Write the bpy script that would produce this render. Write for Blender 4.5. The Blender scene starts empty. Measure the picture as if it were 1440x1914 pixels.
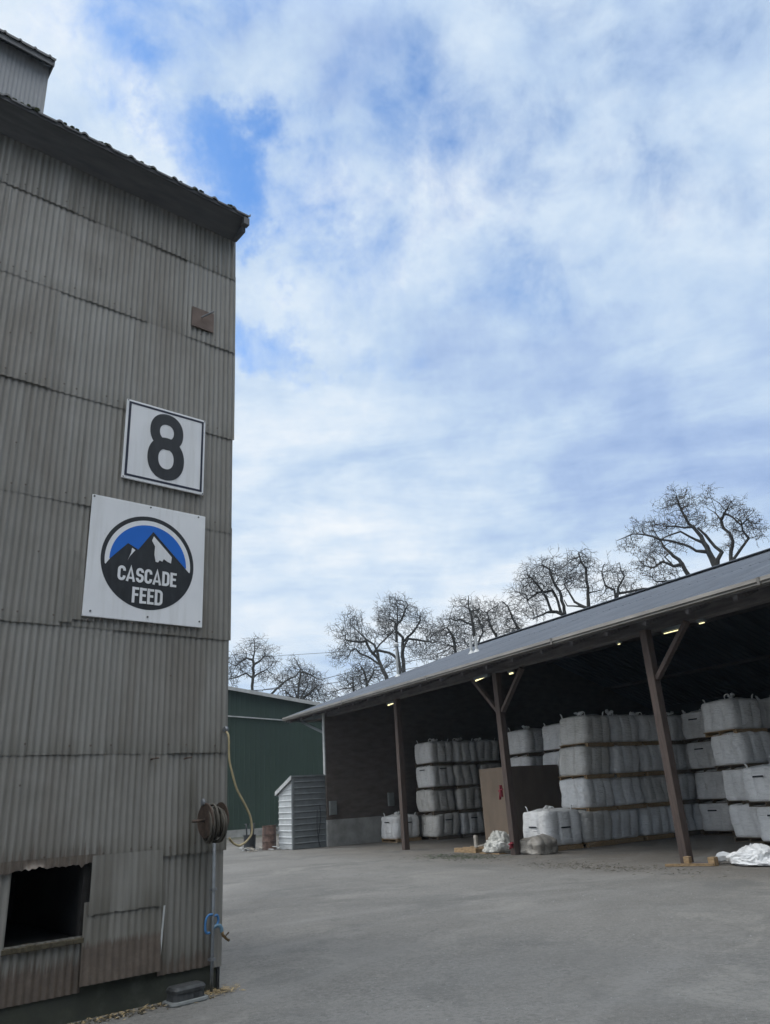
import bpy, bmesh, math, random
import numpy as np
from mathutils import Vector, Matrix, noise

random.seed(7)
RNG = np.random.default_rng(11)
SC = bpy.context.scene
COL = SC.collection
PI = math.pi

# ------------------------------------------------------------------ frames
# The old mill's wall runs along MX (to the far right), its inside is along MY.
MILL_O = Vector((-2.012, 8.947, 0.0)); MILL_A = math.radians(41.378)
# The open shed: +x runs along the eave towards the viewer's right, +y goes into the shed.
SHED_O = Vector((3.169, 23.796, 0.0)); SHED_A = math.radians(-58.597)

def frame(o, a):
    ca, sa = math.cos(a), math.sin(a)
    return lambda x, y, z=0.0: Vector((o.x + ca*x - sa*y, o.y + sa*x + ca*y, o.z + z))
MILL = frame(MILL_O, MILL_A)          # MILL(s, -outward, z)
SHED = frame(SHED_O, SHED_A)

# ------------------------------------------------------------------ helpers
class MB:
    """collects faces and links them as ONE mesh object"""
    def __init__(self): self.v = []; self.f = []; self.att = {}
    def add(self, vs, fs):
        b = len(self.v); self.v += [tuple(p) for p in vs]; self.f += [tuple(i+b for i in f) for f in fs]; return b
    def box(self, x0, x1, y0, y1, z0, z1, rot=None, loc=None):
        vs = [Vector((x, y, z)) for z in (z0, z1) for y in (y0, y1) for x in (x0, x1)]
        if rot is not None: vs = [rot @ p for p in vs]
        if loc is not None: vs = [p + Vector(loc) for p in vs]
        self.add(vs, [(0,2,3,1),(4,5,7,6),(0,1,5,4),(2,6,7,3),(0,4,6,2),(1,3,7,5)])
    def bar(self, p, q, w, h, up=(0,0,1)):
        p, q = Vector(p), Vector(q); d = (q-p).normalized(); s = d.cross(Vector(up))
        if s.length < 1e-4: s = d.cross(Vector((1,0,0)))
        s.normalize(); t = s.cross(d)
        vs = []
        for c in (p, q):
            for a, b in ((-1,-1),(1,-1),(1,1),(-1,1)): vs.append(c + s*(a*w/2) + t*(b*h/2))
        self.add(vs, [(3,2,1,0),(4,5,6,7),(0,1,5,4),(1,2,6,5),(2,3,7,6),(3,0,4,7)])
    def tube(self, pts, r, n=8, closed=False, cap=True):
        pts = [Vector(p) for p in pts]; m = len(pts); rs = r if isinstance(r, (list, tuple)) else [r]*m
        base = len(self.v); prev = None
        for i, p in enumerate(pts):
            if closed: d = pts[(i+1) % m] - pts[i-1]
            else: d = pts[min(i+1, m-1)] - pts[max(i-1, 0)]
            d.normalize()
            s = prev - d*prev.dot(d) if prev is not None else d.orthogonal()
            if s.length < 1e-5: s = d.orthogonal()
            s.normalize(); prev = s; t = d.cross(s)
            for k in range(n):
                a = 2*PI*k/n
                self.v.append(tuple(p + (s*math.cos(a) + t*math.sin(a))*rs[i]))
        rng = m if closed else m-1
        for i in range(rng):
            j = (i+1) % m
            for k in range(n):
                l = (k+1) % n
                self.f.append((base+i*n+k, base+i*n+l, base+j*n+l, base+j*n+k))
        if cap and not closed:
            self.f.append(tuple(base+k for k in reversed(range(n))))
            self.f.append(tuple(base+(m-1)*n+k for k in range(n)))
    def lathe(self, prof, n=24, axis='z', loc=(0,0,0)):
        base = len(self.v); L = Vector(loc)
        for r, z in prof:
            for k in range(n):
                a = 2*PI*k/n; c, s = r*math.cos(a), r*math.sin(a)
                p = {'z': (c, s, z), 'x': (z, c, s), 'y': (s, z, c)}[axis]
                self.v.append(tuple(Vector(p)+L))
        for i in range(len(prof)-1):
            for k in range(n):
                l = (k+1) % n
                self.f.append((base+i*n+k, base+i*n+l, base+(i+1)*n+l, base+(i+1)*n+k))
        self.f.append(tuple(base+k for k in reversed(range(n))))
        self.f.append(tuple(base+(len(prof)-1)*n+k for k in range(n)))
    def poly(self, pts, y0, y1):
        """flat outline in (x,z), extruded from y0 to y1"""
        n = len(pts)
        b = self.add([(x, y0, z) for x, z in pts] + [(x, y1, z) for x, z in pts], [])
        self.f.append(tuple(b+i for i in range(n))); self.f.append(tuple(b+n+i for i in reversed(range(n))))
        for i in range(n):
            j = (i+1) % n; self.f.append((b+i, b+n+i, b+n+j, b+j))
    def build(self, name, m, parent=None, smooth=False, bevel=0, loc=None, fixn=True):
        me = bpy.data.meshes.new(name); me.from_pydata(self.v, [], self.f)
        if fixn and len(self.f) < 60000:
            bm = bmesh.new(); bm.from_mesh(me); bmesh.ops.recalc_face_normals(bm, faces=bm.faces); bm.to_mesh(me); bm.free()
        for k, vals in self.att.items():
            a = me.attributes.new(k, 'FLOAT', 'POINT'); a.data.foreach_set('value', vals)
        me.materials.append(m)
        if smooth: me.polygons.foreach_set('use_smooth', [True]*len(me.polygons))
        me.update()
        o = bpy.data.objects.new(name, me); COL.objects.link(o)
        if parent is not None: o.parent = parent
        if loc is not None: o.location = loc
        if bevel:
            b = o.modifiers.new('bevel', 'BEVEL'); b.width = bevel; b.segments = 2; b.limit_method = 'ANGLE'; b.angle_limit = math.radians(40)
        return o

def tag(o, label=None, cat=None, group=None, kind=None):
    if label: o['label'] = label
    if cat: o['category'] = cat
    if group: o['group'] = group
    if kind: o['kind'] = kind
    return o
def thing(name, label, cat, loc=(0,0,0), rz=0.0, group=None):
    o = bpy.data.objects.new(name, None); COL.objects.link(o); o.empty_display_size = 0.2
    o.location = loc; o.rotation_euler = (0, 0, rz)
    return tag(o, label, cat, group)
KIDS = {}
def copy_tree(o, parent=None):
    c = o.copy(); COL.objects.link(c)
    if parent is not None: c.parent = parent
    for ch in [x for x in COL.objects if x.parent == o]: copy_tree(ch, c)
    return c

# ------------------------------------------------------------------ materials
def mat(name):
    m = bpy.data.materials.new(name); m.use_nodes = True
    nt = m.node_tree; b = nt.nodes['Principled BSDF']
    return m, nt, b
def N(nt, t, **kw):
    n = nt.nodes.new(t)
    for k, v in kw.items():
        if k.startswith('i_'):
            n.inputs[k[2:].replace('_', ' ')].default_value = v
        else: setattr(n, k, v)
    return n
def coords(nt, scale=(1,1,1), space='Object'):
    tc = N(nt, 'ShaderNodeTexCoord'); mp = N(nt, 'ShaderNodeMapping'); mp.inputs['Scale'].default_value = scale
    nt.links.new(tc.outputs[space], mp.inputs['Vector']); return mp.outputs['Vector']
def nz(nt, vec, scale, detail=4, rough=.55, dist=0.0):
    n = N(nt, 'ShaderNodeTexNoise'); n.inputs['Scale'].default_value = scale; n.inputs['Detail'].default_value = detail
    n.inputs['Roughness'].default_value = rough; n.inputs['Distortion'].default_value = dist
    nt.links.new(vec, n.inputs['Vector']); return n.outputs['Fac']
def ramp(nt, fac, stops):
    r = N(nt, 'ShaderNodeValToRGB'); e = r.color_ramp.elements
    while len(e) < len(stops): e.new(0.5)
    for el, (p, c) in zip(e, stops):
        el.position = p; el.color = (c[0], c[1], c[2], 1) if isinstance(c, tuple) else (c, c, c, 1)
    nt.links.new(fac, r.inputs['Fac']); return r.outputs['Color']
def mix(nt, fac, a, b, mode='MIX'):
    m = N(nt, 'ShaderNodeMix', data_type='RGBA', blend_type=mode)
    for s, v in ((m.inputs[0], fac), (m.inputs[6], a), (m.inputs[7], b)):
        if hasattr(v, 'is_linked'): nt.links.new(v, s)
        elif isinstance(v, tuple): s.default_value = (v[0], v[1], v[2], 1)
        else: s.default_value = v
    return m.outputs[2]
def mth(nt, op, a, b=None, clamp=False):
    m = N(nt, 'ShaderNodeMath', operation=op, use_clamp=clamp)
    for s, v in ((m.inputs[0], a), (m.inputs[1], b)):
        if v is None: continue
        if hasattr(v, 'is_linked'): nt.links.new(v, s)
        else: s.default_value = v
    return m.outputs[0]
def bump(nt, b, h, strength=.3, dist=.02):
    n = N(nt, 'ShaderNodeBump'); n.inputs['Strength'].default_value = strength; n.inputs['Distance'].default_value = dist
    nt.links.new(h, n.inputs['Height']); nt.links.new(n.outputs['Normal'], b.inputs['Normal'])
def simple(name, c, rough=.6, metal=0.0, var=.25, scale=6, bmp=.15, dist=.01, stretch=(1,1,1)):
    """plain surface with uneven tone and a little relief"""
    m, nt, b = mat(name); v = coords(nt, stretch); n1 = nz(nt, v, scale, 5); n2 = nz(nt, v, scale*7, 4, .6)
    lo = tuple(x*(1-var) for x in c); hi = tuple(min(1, x*(1+var)) for x in c)
    c1 = ramp(nt, n1, [(.3, lo), (.7, hi)])
    c2 = mix(nt, mth(nt, 'MULTIPLY', n2, .35), c1, lo)
    nt.links.new(c2, b.inputs['Base Color']); b.inputs['Roughness'].default_value = rough; b.inputs['Metallic'].default_value = metal
    bump(nt, b, n2, bmp, dist); return m

def m_galv():
    m, nt, b = mat('weathered_galvanised_sheet')
    v = coords(nt); vs = coords(nt, (14, 14, .55)); vs2 = coords(nt, (42, 42, 1.6))
    tone = N(nt, 'ShaderNodeAttribute', attribute_name='tone').outputs['Fac']
    rust = N(nt, 'ShaderNodeAttribute', attribute_name='rust').outputs['Fac']
    grime_rib_dark = N(nt, 'ShaderNodeAttribute', attribute_name='grime_rib_dark').outputs['Fac']
    big = nz(nt, v, 1.1, 5, .6, .4); st = nz(nt, vs, 1.0, 5, .6); st2 = nz(nt, vs2, 1.0, 4, .6); fine = nz(nt, v, 60, 3, .7)
    c = ramp(nt, big, [(.25, (.165, .156, .135)), (.52, (.222, .212, .188)), (.78, (.285, .275, .25))])
    c = mix(nt, tone, c, mix(nt, .6, c, (.29, .285, .262)))
    c = mix(nt, mth(nt, 'MULTIPLY', ramp(nt, st, [(.44, 0.0), (.70, 1.0)]), .26), c, (.115, .103, .08))
    c = mix(nt, mth(nt, 'MULTIPLY', ramp(nt, st2, [(.5, 0.0), (.75, 1.0)]), .3), c, (.28, .283, .275))
    c = mix(nt, mth(nt, 'MULTIPLY', ramp(nt, nz(nt, coords(nt, (1.6, 1.6, .5)), .9, 6, .65, .5), [(.48, 0.0), (.66, 1.0)]), .38), c, (.135, .112, .088))
    g = mth(nt, 'MULTIPLY', grime_rib_dark, ramp(nt, st, [(.3, .25), (.6, 1.0)]))
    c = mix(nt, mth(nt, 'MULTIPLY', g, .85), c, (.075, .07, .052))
    rr = mth(nt, 'ADD', rust, mth(nt, 'MULTIPLY', mth(nt, 'SUBTRACT', st2, .5), 1.5))
    rm = mth(nt, 'MULTIPLY', ramp(nt, rr, [(.40, 0.0), (.74, .92)]), mth(nt, 'GREATER_THAN', rust, .02))
    rc = ramp(nt, nz(nt, v, 9, 5, .7), [(.3, (.058, .042, .031)), (.55, (.088, .064, .047)), (.8, (.135, .105, .08))])
    c = mix(nt, rm, c, rc)
    c = mix(nt, mth(nt, 'MULTIPLY', fine, .18), c, (.12, .12, .11))
    nt.links.new(c, b.inputs['Base Color'])
    r = mth(nt, 'ADD', mth(nt, 'MULTIPLY', st, .25), .42); nt.links.new(r, b.inputs['Roughness'])
    mt = mth(nt, 'MULTIPLY', mth(nt, 'SUBTRACT', 1.0, rm, True), .25); nt.links.new(mt, b.inputs['Metallic'])
    bump(nt, b, mth(nt, 'ADD', mth(nt, 'MULTIPLY', fine, .3), big), .25, .01)
    return m
def m_sign():
    m, nt, b = mat('white_sign_face'); v = coords(nt); vs = coords(nt, (9, 9, .6)); n1 = nz(nt, v, 2, 5); st = nz(nt, vs, 1, 5, .6); sp = nz(nt, v, 16, 5, .7)
    c = ramp(nt, n1, [(.3, (.66, .675, .69)), (.7, (.74, .755, .765))])
    c = mix(nt, mth(nt, 'MULTIPLY', ramp(nt, st, [(.50, 0.0), (.78, 1.0)]), .42), c, (.42, .42, .38))
    c = mix(nt, mth(nt, 'MULTIPLY', ramp(nt, sp, [(.64, 0.0), (.74, 1.0)]), .35), c, (.40, .38, .33))
    nt.links.new(c, b.inputs['Base Color']); b.inputs['Roughness'].default_value = .38; bump(nt, b, n1, .05, .004); return m
M = {}
M['galv'] = m_galv()
M['dark_sheet'] = simple('dark_roof_sheet', (.10, .105, .11), .6, .2, .3, 3)  # evenly dark grey roof sheet
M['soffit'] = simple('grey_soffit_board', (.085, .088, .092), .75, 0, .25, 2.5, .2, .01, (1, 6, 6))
M['concrete'] = simple('old_concrete', (.27, .27, .255), .9, 0, .3, 2.2, .35, .012)
M['black'] = simple('black_plastic', (.02, .022, .024), .45, 0, .3, 8)
M['bait'] = simple('dusty_black_plastic', (.035, .037, .037), .6, 0, .7, 14, .25)
M['iron'] = simple('rusty_iron', (.072, .049, .036), .75, .3, .5, 12, .4)
M['steel'] = simple('dull_steel', (.22, .23, .24), .5, .6, .3, 9)
M['pipe'] = simple('grey_painted_pipe', (.20, .215, .225), .55, .1, .3, 10)
M['brass'] = simple('dull_brass', (.17, .115, .06), .45, .7, .4, 20)
M['blue'] = simple('blue_paint', (.04, .15, .33), .5, 0, .3, 18)
M['blue_grey'] = simple('faded_blue_metal', (.11, .20, .27), .5, .2, .4, 18)
M['hose'] = simple('tan_rubber_hose', (.33, .27, .15), .6, 0, .25, 12)
M['old_hose'] = simple('dusty_hose', (.065, .057, .043), .75, 0, .4, 12)
M['sign_white'] = m_sign()
M['sign_navy'] = simple('navy_sign_print', (.012, .016, .035), .4, 0, .1, 5, .02)
M['sign_black'] = simple('charcoal_sign_print', (.022, .025, .028), .42, 0, .35, 5, .03, .01, (3, 3, 1))
M['sign_blue'] = simple('blue_sign_print', (.012, .13, .52), .4, 0, .06, 4, .02)
M['screw'] = simple('sign_screw', (.12, .12, .12), .4, .8)
M['wood'] = simple('grey_brown_timber', (.075, .053, .043), .85, 0, .35, 3, .35, .01, (9, 9, .8))
M['pallet'] = simple('pallet_wood', (.31, .21, .11), .85, 0, .4, 4, .3, .01, (2, 8, 8))
M['ply'] = simple('plywood_sheet', (.23, .172, .122), .8, 0, .22, 1.6, .15, .006, (1.5, 1.5, .5))
M['ply_dark'] = simple('shaded_plywood_sheet', (.125, .098, .078), .85, 0, .2, 1.6, .15, .006, (1.5, 1.5, .5))  # same plywood, with the shade of the side faces put into its brown
M['green'] = simple('green_painted_steel', (.026, .047, .034), .5, .05, .15, .7, .08, .01, (1, 1, .35))
M['trim'] = simple('pale_trim', (.42, .43, .42), .5, 0, .2, 4)
M['pale_sheet'] = simple('pale_faded_sheet', (.25, .26, .27), .55, .1, .12, 1.2)
M['rust_patch'] = simple('pale_rust_plate', (.155, .115, .095), .8, .1, .3, 4, .2)
M['white_metal'] = simple('white_painted_steel', (.48, .50, .50), .45, .1, .15, 3, .08)
M['grey_metal'] = simple('grey_painted_steel', (.15, .165, .17), .5, .1, .2, 3, .08)
M['gutter'] = simple('stained_gutter', (.155, .143, .124), .55, .1, .35, 2.0, .1, .01, (.7, 4, 4))
M['end_wall'] = simple('dark_brown_board_wall', (.098, .08, .068), .85, 0, .3, 1.8, .3, .01, (1, 1, 3))
M['lining'] = simple('dark_steel_lining', (.045, .052, .062), .7, .1, .3, 2, .2)
M['timber_dark'] = simple('dusty_dark_timber', (.12, .108, .105), .9, 0, .35, 2, .3, .01, (1, 6, 6))
M['barrel'] = simple('rusted_barrel_paint', (.12, .075, .058), .75, .1, .7, 5, .3)
M['red'] = simple('red_ribbon', (.24, .022, .035), .6, 0, .3, 15)
M['cable'] = simple('black_cable', (.03, .032, .034), .6)
M['box_grey'] = simple('grey_enclosure', (.17, .18, .175), .5, .1, .15, 8)
M['opening_shade'] = simple('opening_shade_boards', (.022, .02, .018), .95, 0, .4, 3, .3)  # boards coloured near black to deepen the shade inside the wall opening
M['moss'] = simple('moss_clumps', (.06, .075, .028), .95, 0, .5, 20, .5)
M['straw'] = simple('dry_straw', (.30, .225, .115), .9, 0, .4, 30)
M['litter'] = simple('dark_leaf_litter', (.06, .05, .03), .95, 0, .5, 30)
M['scrap'] = simple('pale_wood_scrap', (.36, .33, .28), .85, 0, .4, 12)
M['stone'] = simple('small_stones', (.20, .20, .195), .9, 0, .5, 14)
M['leaf'] = simple('dead_oak_leaves', (.10, .065, .035), .9, 0, .5, 5)
M['weed'] = simple('green_weed', (.04, .055, .025), .8, 0, .4, 20)

def m_shed_roof():
    m, nt, b = mat('ribbed_grey_roof')
    v = coords(nt, (1, .12, .12)); v2 = coords(nt, (6, .5, .5)); n1 = nz(nt, v, 2.2, 6, .65); n2 = nz(nt, v2, 3, 4, .6)
    c = ramp(nt, n1, [(.3, (.055, .066, .082)), (.55, (.085, .098, .118)), (.75, (.125, .14, .16))])
    c = mix(nt, mth(nt, 'MULTIPLY', ramp(nt, n2, [(.45, 0.0), (.75, 1.0)]), .5), c, (.05, .052, .055))
    nt.links.new(c, b.inputs['Base Color']); b.inputs['Roughness'].default_value = .5; b.inputs['Metallic'].default_value = .3
    bump(nt, b, n2, .1); return m
M['shed_roof'] = m_shed_roof()

def m_plinth():
    m, nt, b = mat('mossy_concrete_plinth'); v = coords(nt); n1 = nz(nt, v, 3, 6, .65); n2 = nz(nt, v, 25, 4, .6)
    c = ramp(nt, n1, [(.3, (.024, .026, .022)), (.55, (.036, .039, .027)), (.75, (.075, .075, .062))])
    c = mix(nt, mth(nt, 'MULTIPLY', n2, .4), c, (.03, .035, .028))
    nt.links.new(c, b.inputs['Base Color']); b.inputs['Roughness'].default_value = .95; bump(nt, b, n2, .4, .01); return m
M['plinth'] = m_plinth()

def m_bag(name, c0, c1):
    m, nt, b = mat(name)
    v = coords(nt); vh = coords(nt, (3, 3, 16)); big = nz(nt, v, 1.7, 4); cr = nz(nt, vh, 1.6, 4, .6, .6); w = nz(nt, v, 90, 2)
    c = ramp(nt, big, [(.3, c0), (.7, c1)])
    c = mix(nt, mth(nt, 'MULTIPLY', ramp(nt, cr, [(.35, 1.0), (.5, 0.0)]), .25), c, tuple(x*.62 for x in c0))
    nt.links.new(c, b.inputs['Base Color']); b.inputs['Roughness'].default_value = .48
    b.inputs['Specular IOR Level'].default_value = .35
    bump(nt, b, mth(nt, 'ADD', cr, mth(nt, 'MULTIPLY', w, .08)), .9, .045); return m
M['bag'] = m_bag('woven_white_plastic', (.68, .675, .655), (.82, .82, .80))
M['bag_old'] = m_bag('dusty_woven_plastic', (.56, .545, .50), (.70, .685, .645))
M['film'] = m_bag('crumpled_clear_film', (.40, .39, .34), (.60, .59, .54))
M['tarp'] = m_bag('dirty_grey_tarp', (.22, .20, .17), (.33, .305, .265))
M['slot'] = simple('black_pouch_slot', (.012, .014, .018), .6)

def m_yard():
    m, nt, b = mat('worn_dusty_asphalt')
    v = coords(nt); big = nz(nt, v, .16, 7, .68, .8); mid = nz(nt, v, .9, 7, .7, .5); fine = nz(nt, v, 15, 6, .75); grit = nz(nt, v, 120, 2, .7)
    c = ramp(nt, big, [(.30, (.070, .066, .058)), (.5, (.120, .114, .102)), (.70, (.178, .170, .154))])
    c = mix(nt, mth(nt, 'MULTIPLY', ramp(nt, mid, [(.35, 0.0), (.7, 1.0)]), .45), c, (.145, .142, .132))
    # tyre-swept streaks across the yard
    tc = N(nt, 'ShaderNodeTexCoord'); mp = N(nt, 'ShaderNodeMapping'); mp.inputs['Rotation'].default_value = (0, 0, math.radians(72)); mp.inputs['Scale'].default_value = (.25, 1.5, 1)
    nt.links.new(tc.outputs['Object'], mp.inputs['Vector']); st = nz(nt, mp.outputs['Vector'], 1.0, 6, .6, .8)
    c = mix(nt, mth(nt, 'MULTIPLY', ramp(nt, st, [(.5, 0.0), (.66, 1.0)]), .22), c, (.16, .157, .147))
    mp2 = N(nt, 'ShaderNodeMapping'); mp2.inputs['Rotation'].default_value = (0, 0, math.radians(-12)); mp2.inputs['Scale'].default_value = (.3, 1.3, 1)
    nt.links.new(tc.outputs['Object'], mp2.inputs['Vector']); st2 = nz(nt, mp2.outputs['Vector'], 1.3, 6, .65, 1.2)
    c = mix(nt, mth(nt, 'MULTIPLY', ramp(nt, st2, [(.54, 0.0), (.68, 1.0)]), .3), c, (.11, .108, .10))
    # tan dust carried out of the shed: fades with distance from its front line
    sx = N(nt, 'ShaderNodeSeparateXYZ'); nt.links.new(tc.outputs['Object'], sx.inputs[0])
    ca, sa = math.cos(SHED_A), math.sin(SHED_A)
    d = mth(nt, 'ADD', mth(nt, 'MULTIPLY', mth(nt, 'SUBTRACT', sx.outputs['X'], SHED_O.x), -sa), mth(nt, 'MULTIPLY', mth(nt, 'SUBTRACT', sx.outputs['Y'], SHED_O.y), ca))
    d = mth(nt, 'ADD', d, mth(nt, 'MULTIPLY', mth(nt, 'SUBTRACT', mid, .5), 4.5))
    dm = ramp(nt, mth(nt, 'ADD', mth(nt, 'MULTIPLY', d, .125), .5), [(.12, 0.0), (.48, 1.0)])
    c = mix(nt, mth(nt, 'MULTIPLY', dm, .85), c, ramp(nt, mid, [(.3, (.105, .088, .068)), (.7, (.165, .145, .118))]))
    # cracks, oily stains and pale spilled-feed dust
    vo = N(nt, 'ShaderNodeTexVoronoi', feature='DISTANCE_TO_EDGE'); vo.inputs['Scale'].default_value = .42
    dvec = N(nt, 'ShaderNodeVectorMath', operation='ADD'); wn = N(nt, 'ShaderNodeTexNoise'); wn.inputs['Scale'].default_value = 1.1; wn.inputs['Detail'].default_value = 6; nt.links.new(v, wn.inputs['Vector'])
    nt.links.new(v, dvec.inputs[0]); nt.links.new(wn.outputs['Color'], dvec.inputs[1]); nt.links.new(dvec.outputs[0], vo.inputs['Vector'])
    ck = mth(nt, 'MULTIPLY', ramp(nt, vo.outputs['Distance'], [(.0, 1.0), (.012, 0.0)]), ramp(nt, nz(nt, v, .33, 3), [(.50, 0.0), (.62, 1.0)]))
    c = mix(nt, mth(nt, 'MULTIPLY', ck, .55), c, (.055, .053, .048))
    sn = nz(nt, v, .55, 7, .68, .6)
    c = mix(nt, mth(nt, 'MULTIPLY', ramp(nt, sn, [(.53, 0.0), (.63, 1.0)]), .75), c, (.085, .083, .076))
    sn2 = nz(nt, coords(nt, (1, 1, 1)), .42, 8, .7, .9)
    c = mix(nt, mth(nt, 'MULTIPLY', ramp(nt, sn2, [(.54, 0.0), (.64, 1.0)]), .65), c, (.19, .182, .162))
    c = mix(nt, mth(nt, 'MULTIPLY', ramp(nt, fine, [(.32, 1.0), (.56, 0.0)]), .5), c, (.07, .072, .068))
    c = mix(nt, mth(nt, 'MULTIPLY', ramp(nt, grit, [(.52, 0.0), (.68, 1.0)]), .45), c, (.30, .30, .295))
    # gravel worn out of the surface, and arcs left by turning lorries
    vg = N(nt, 'ShaderNodeTexVoronoi'); vg.inputs['Scale'].default_value = 33; nt.links.new(v, vg.inputs['Vector'])
    vs_ = N(nt, 'ShaderNodeSeparateColor'); nt.links.new(vg.outputs['Color'], vs_.inputs[0])
    gm_ = ramp(nt, nz(nt, v, .8, 5, .7), [(.35, .25), (.65, 1.0)])
    c = mix(nt, mth(nt, 'MULTIPLY', mth(nt, 'GREATER_THAN', vs_.outputs[0], .80), mth(nt, 'MULTIPLY', gm_, .24)), c, (.215, .21, .195))
    c = mix(nt, mth(nt, 'MULTIPLY', mth(nt, 'LESS_THAN', vs_.outputs[0], .20), mth(nt, 'MULTIPLY', gm_, .30)), c, (.050, .048, .043))
    for cx_, cy_, rads in ((-14.0, 33.0, (19.0, 20.7, 23.2, 24.9)), (16.0, -2.0, (15.5, 17.2, 20.4, 22.1))):
        ds_ = N(nt, 'ShaderNodeVectorMath', operation='DISTANCE'); nt.links.new(tc.outputs['Object'], ds_.inputs[0]); ds_.inputs[1].default_value = (cx_, cy_, 0)
        dd = mth(nt, 'ADD', ds_.outputs['Value'], mth(nt, 'MULTIPLY', mth(nt, 'SUBTRACT', mid, .5), .5)); tk = None
        for r_ in rads:
            q = mth(nt, 'SUBTRACT', 1.0, mth(nt, 'DIVIDE', mth(nt, 'ABSOLUTE', mth(nt, 'SUBTRACT', dd, r_)), .22), True); tk = q if tk is None else mth(nt, 'MAXIMUM', tk, q)
        c = mix(nt, mth(nt, 'MULTIPLY', mth(nt, 'MULTIPLY', tk, ramp(nt, big, [(.42, 0.0), (.6, 1.0)])), .32), c, (.20, .196, .184))
    nt.links.new(c, b.inputs['Base Color']); b.inputs['Roughness'].default_value = .88
    b.inputs['Specular IOR Level'].default_value = .3
    bump(nt, b, mth(nt, 'ADD', mth(nt, 'MULTIPLY', fine, .5), mth(nt, 'ADD', mth(nt, 'MULTIPLY', grit, .25), mid)), .5, .012)
    return m
M['yard'] = m_yard()
def m_bark():
    m, nt, b = mat('lichened_oak_bark'); v = coords(nt); n1 = nz(nt, v, .8, 5, .6); n2 = nz(nt, v, 9, 4, .6)
    c = ramp(nt, n1, [(.35, (.026, .024, .022)), (.6, (.045, .043, .036)), (.78, (.08, .085, .062))])
    c = mix(nt, mth(nt, 'MULTIPLY', n2, .4), c, (.03, .028, .026))
    nt.links.new(c, b.inputs['Base Color']); b.inputs['Roughness'].default_value = .95; return m
M['bark'] = m_bark()
def m_lamp():
    m, nt, b = mat('lit_fluorescent_tube'); b.inputs['Base Color'].default_value = (.8, .78, .6, 1)
    b.inputs['Emission Color'].default_value = (1.0, .90, .48, 1); b.inputs['Emission Strength'].default_value = 1.7; return m
M['lamp'] = m_lamp()
# ------------------------------------------------------------------ camera
cam = bpy.data.cameras.new('camera'); co = bpy.data.objects.new('camera', cam); COL.objects.link(co)
cam.sensor_fit = 'HORIZONTAL'; cam.sensor_width = 36.0; cam.lens = 35.0; cam.clip_start = .05; cam.clip_end = 3000
R = ((0.99812289, -0.06124288, 0.0), (0.02180790, 0.35542030, 0.93445215), (-0.05722854, -0.93269809, 0.35608872))
mw = Matrix(((R[0][0], -R[0][1], -R[0][2], 0), (R[1][0], -R[1][1], -R[1][2], 0), (R[2][0], -R[2][1], -R[2][2], 1.75), (0, 0, 0, 1)))
co.matrix_world = mw; SC.camera = co

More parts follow.
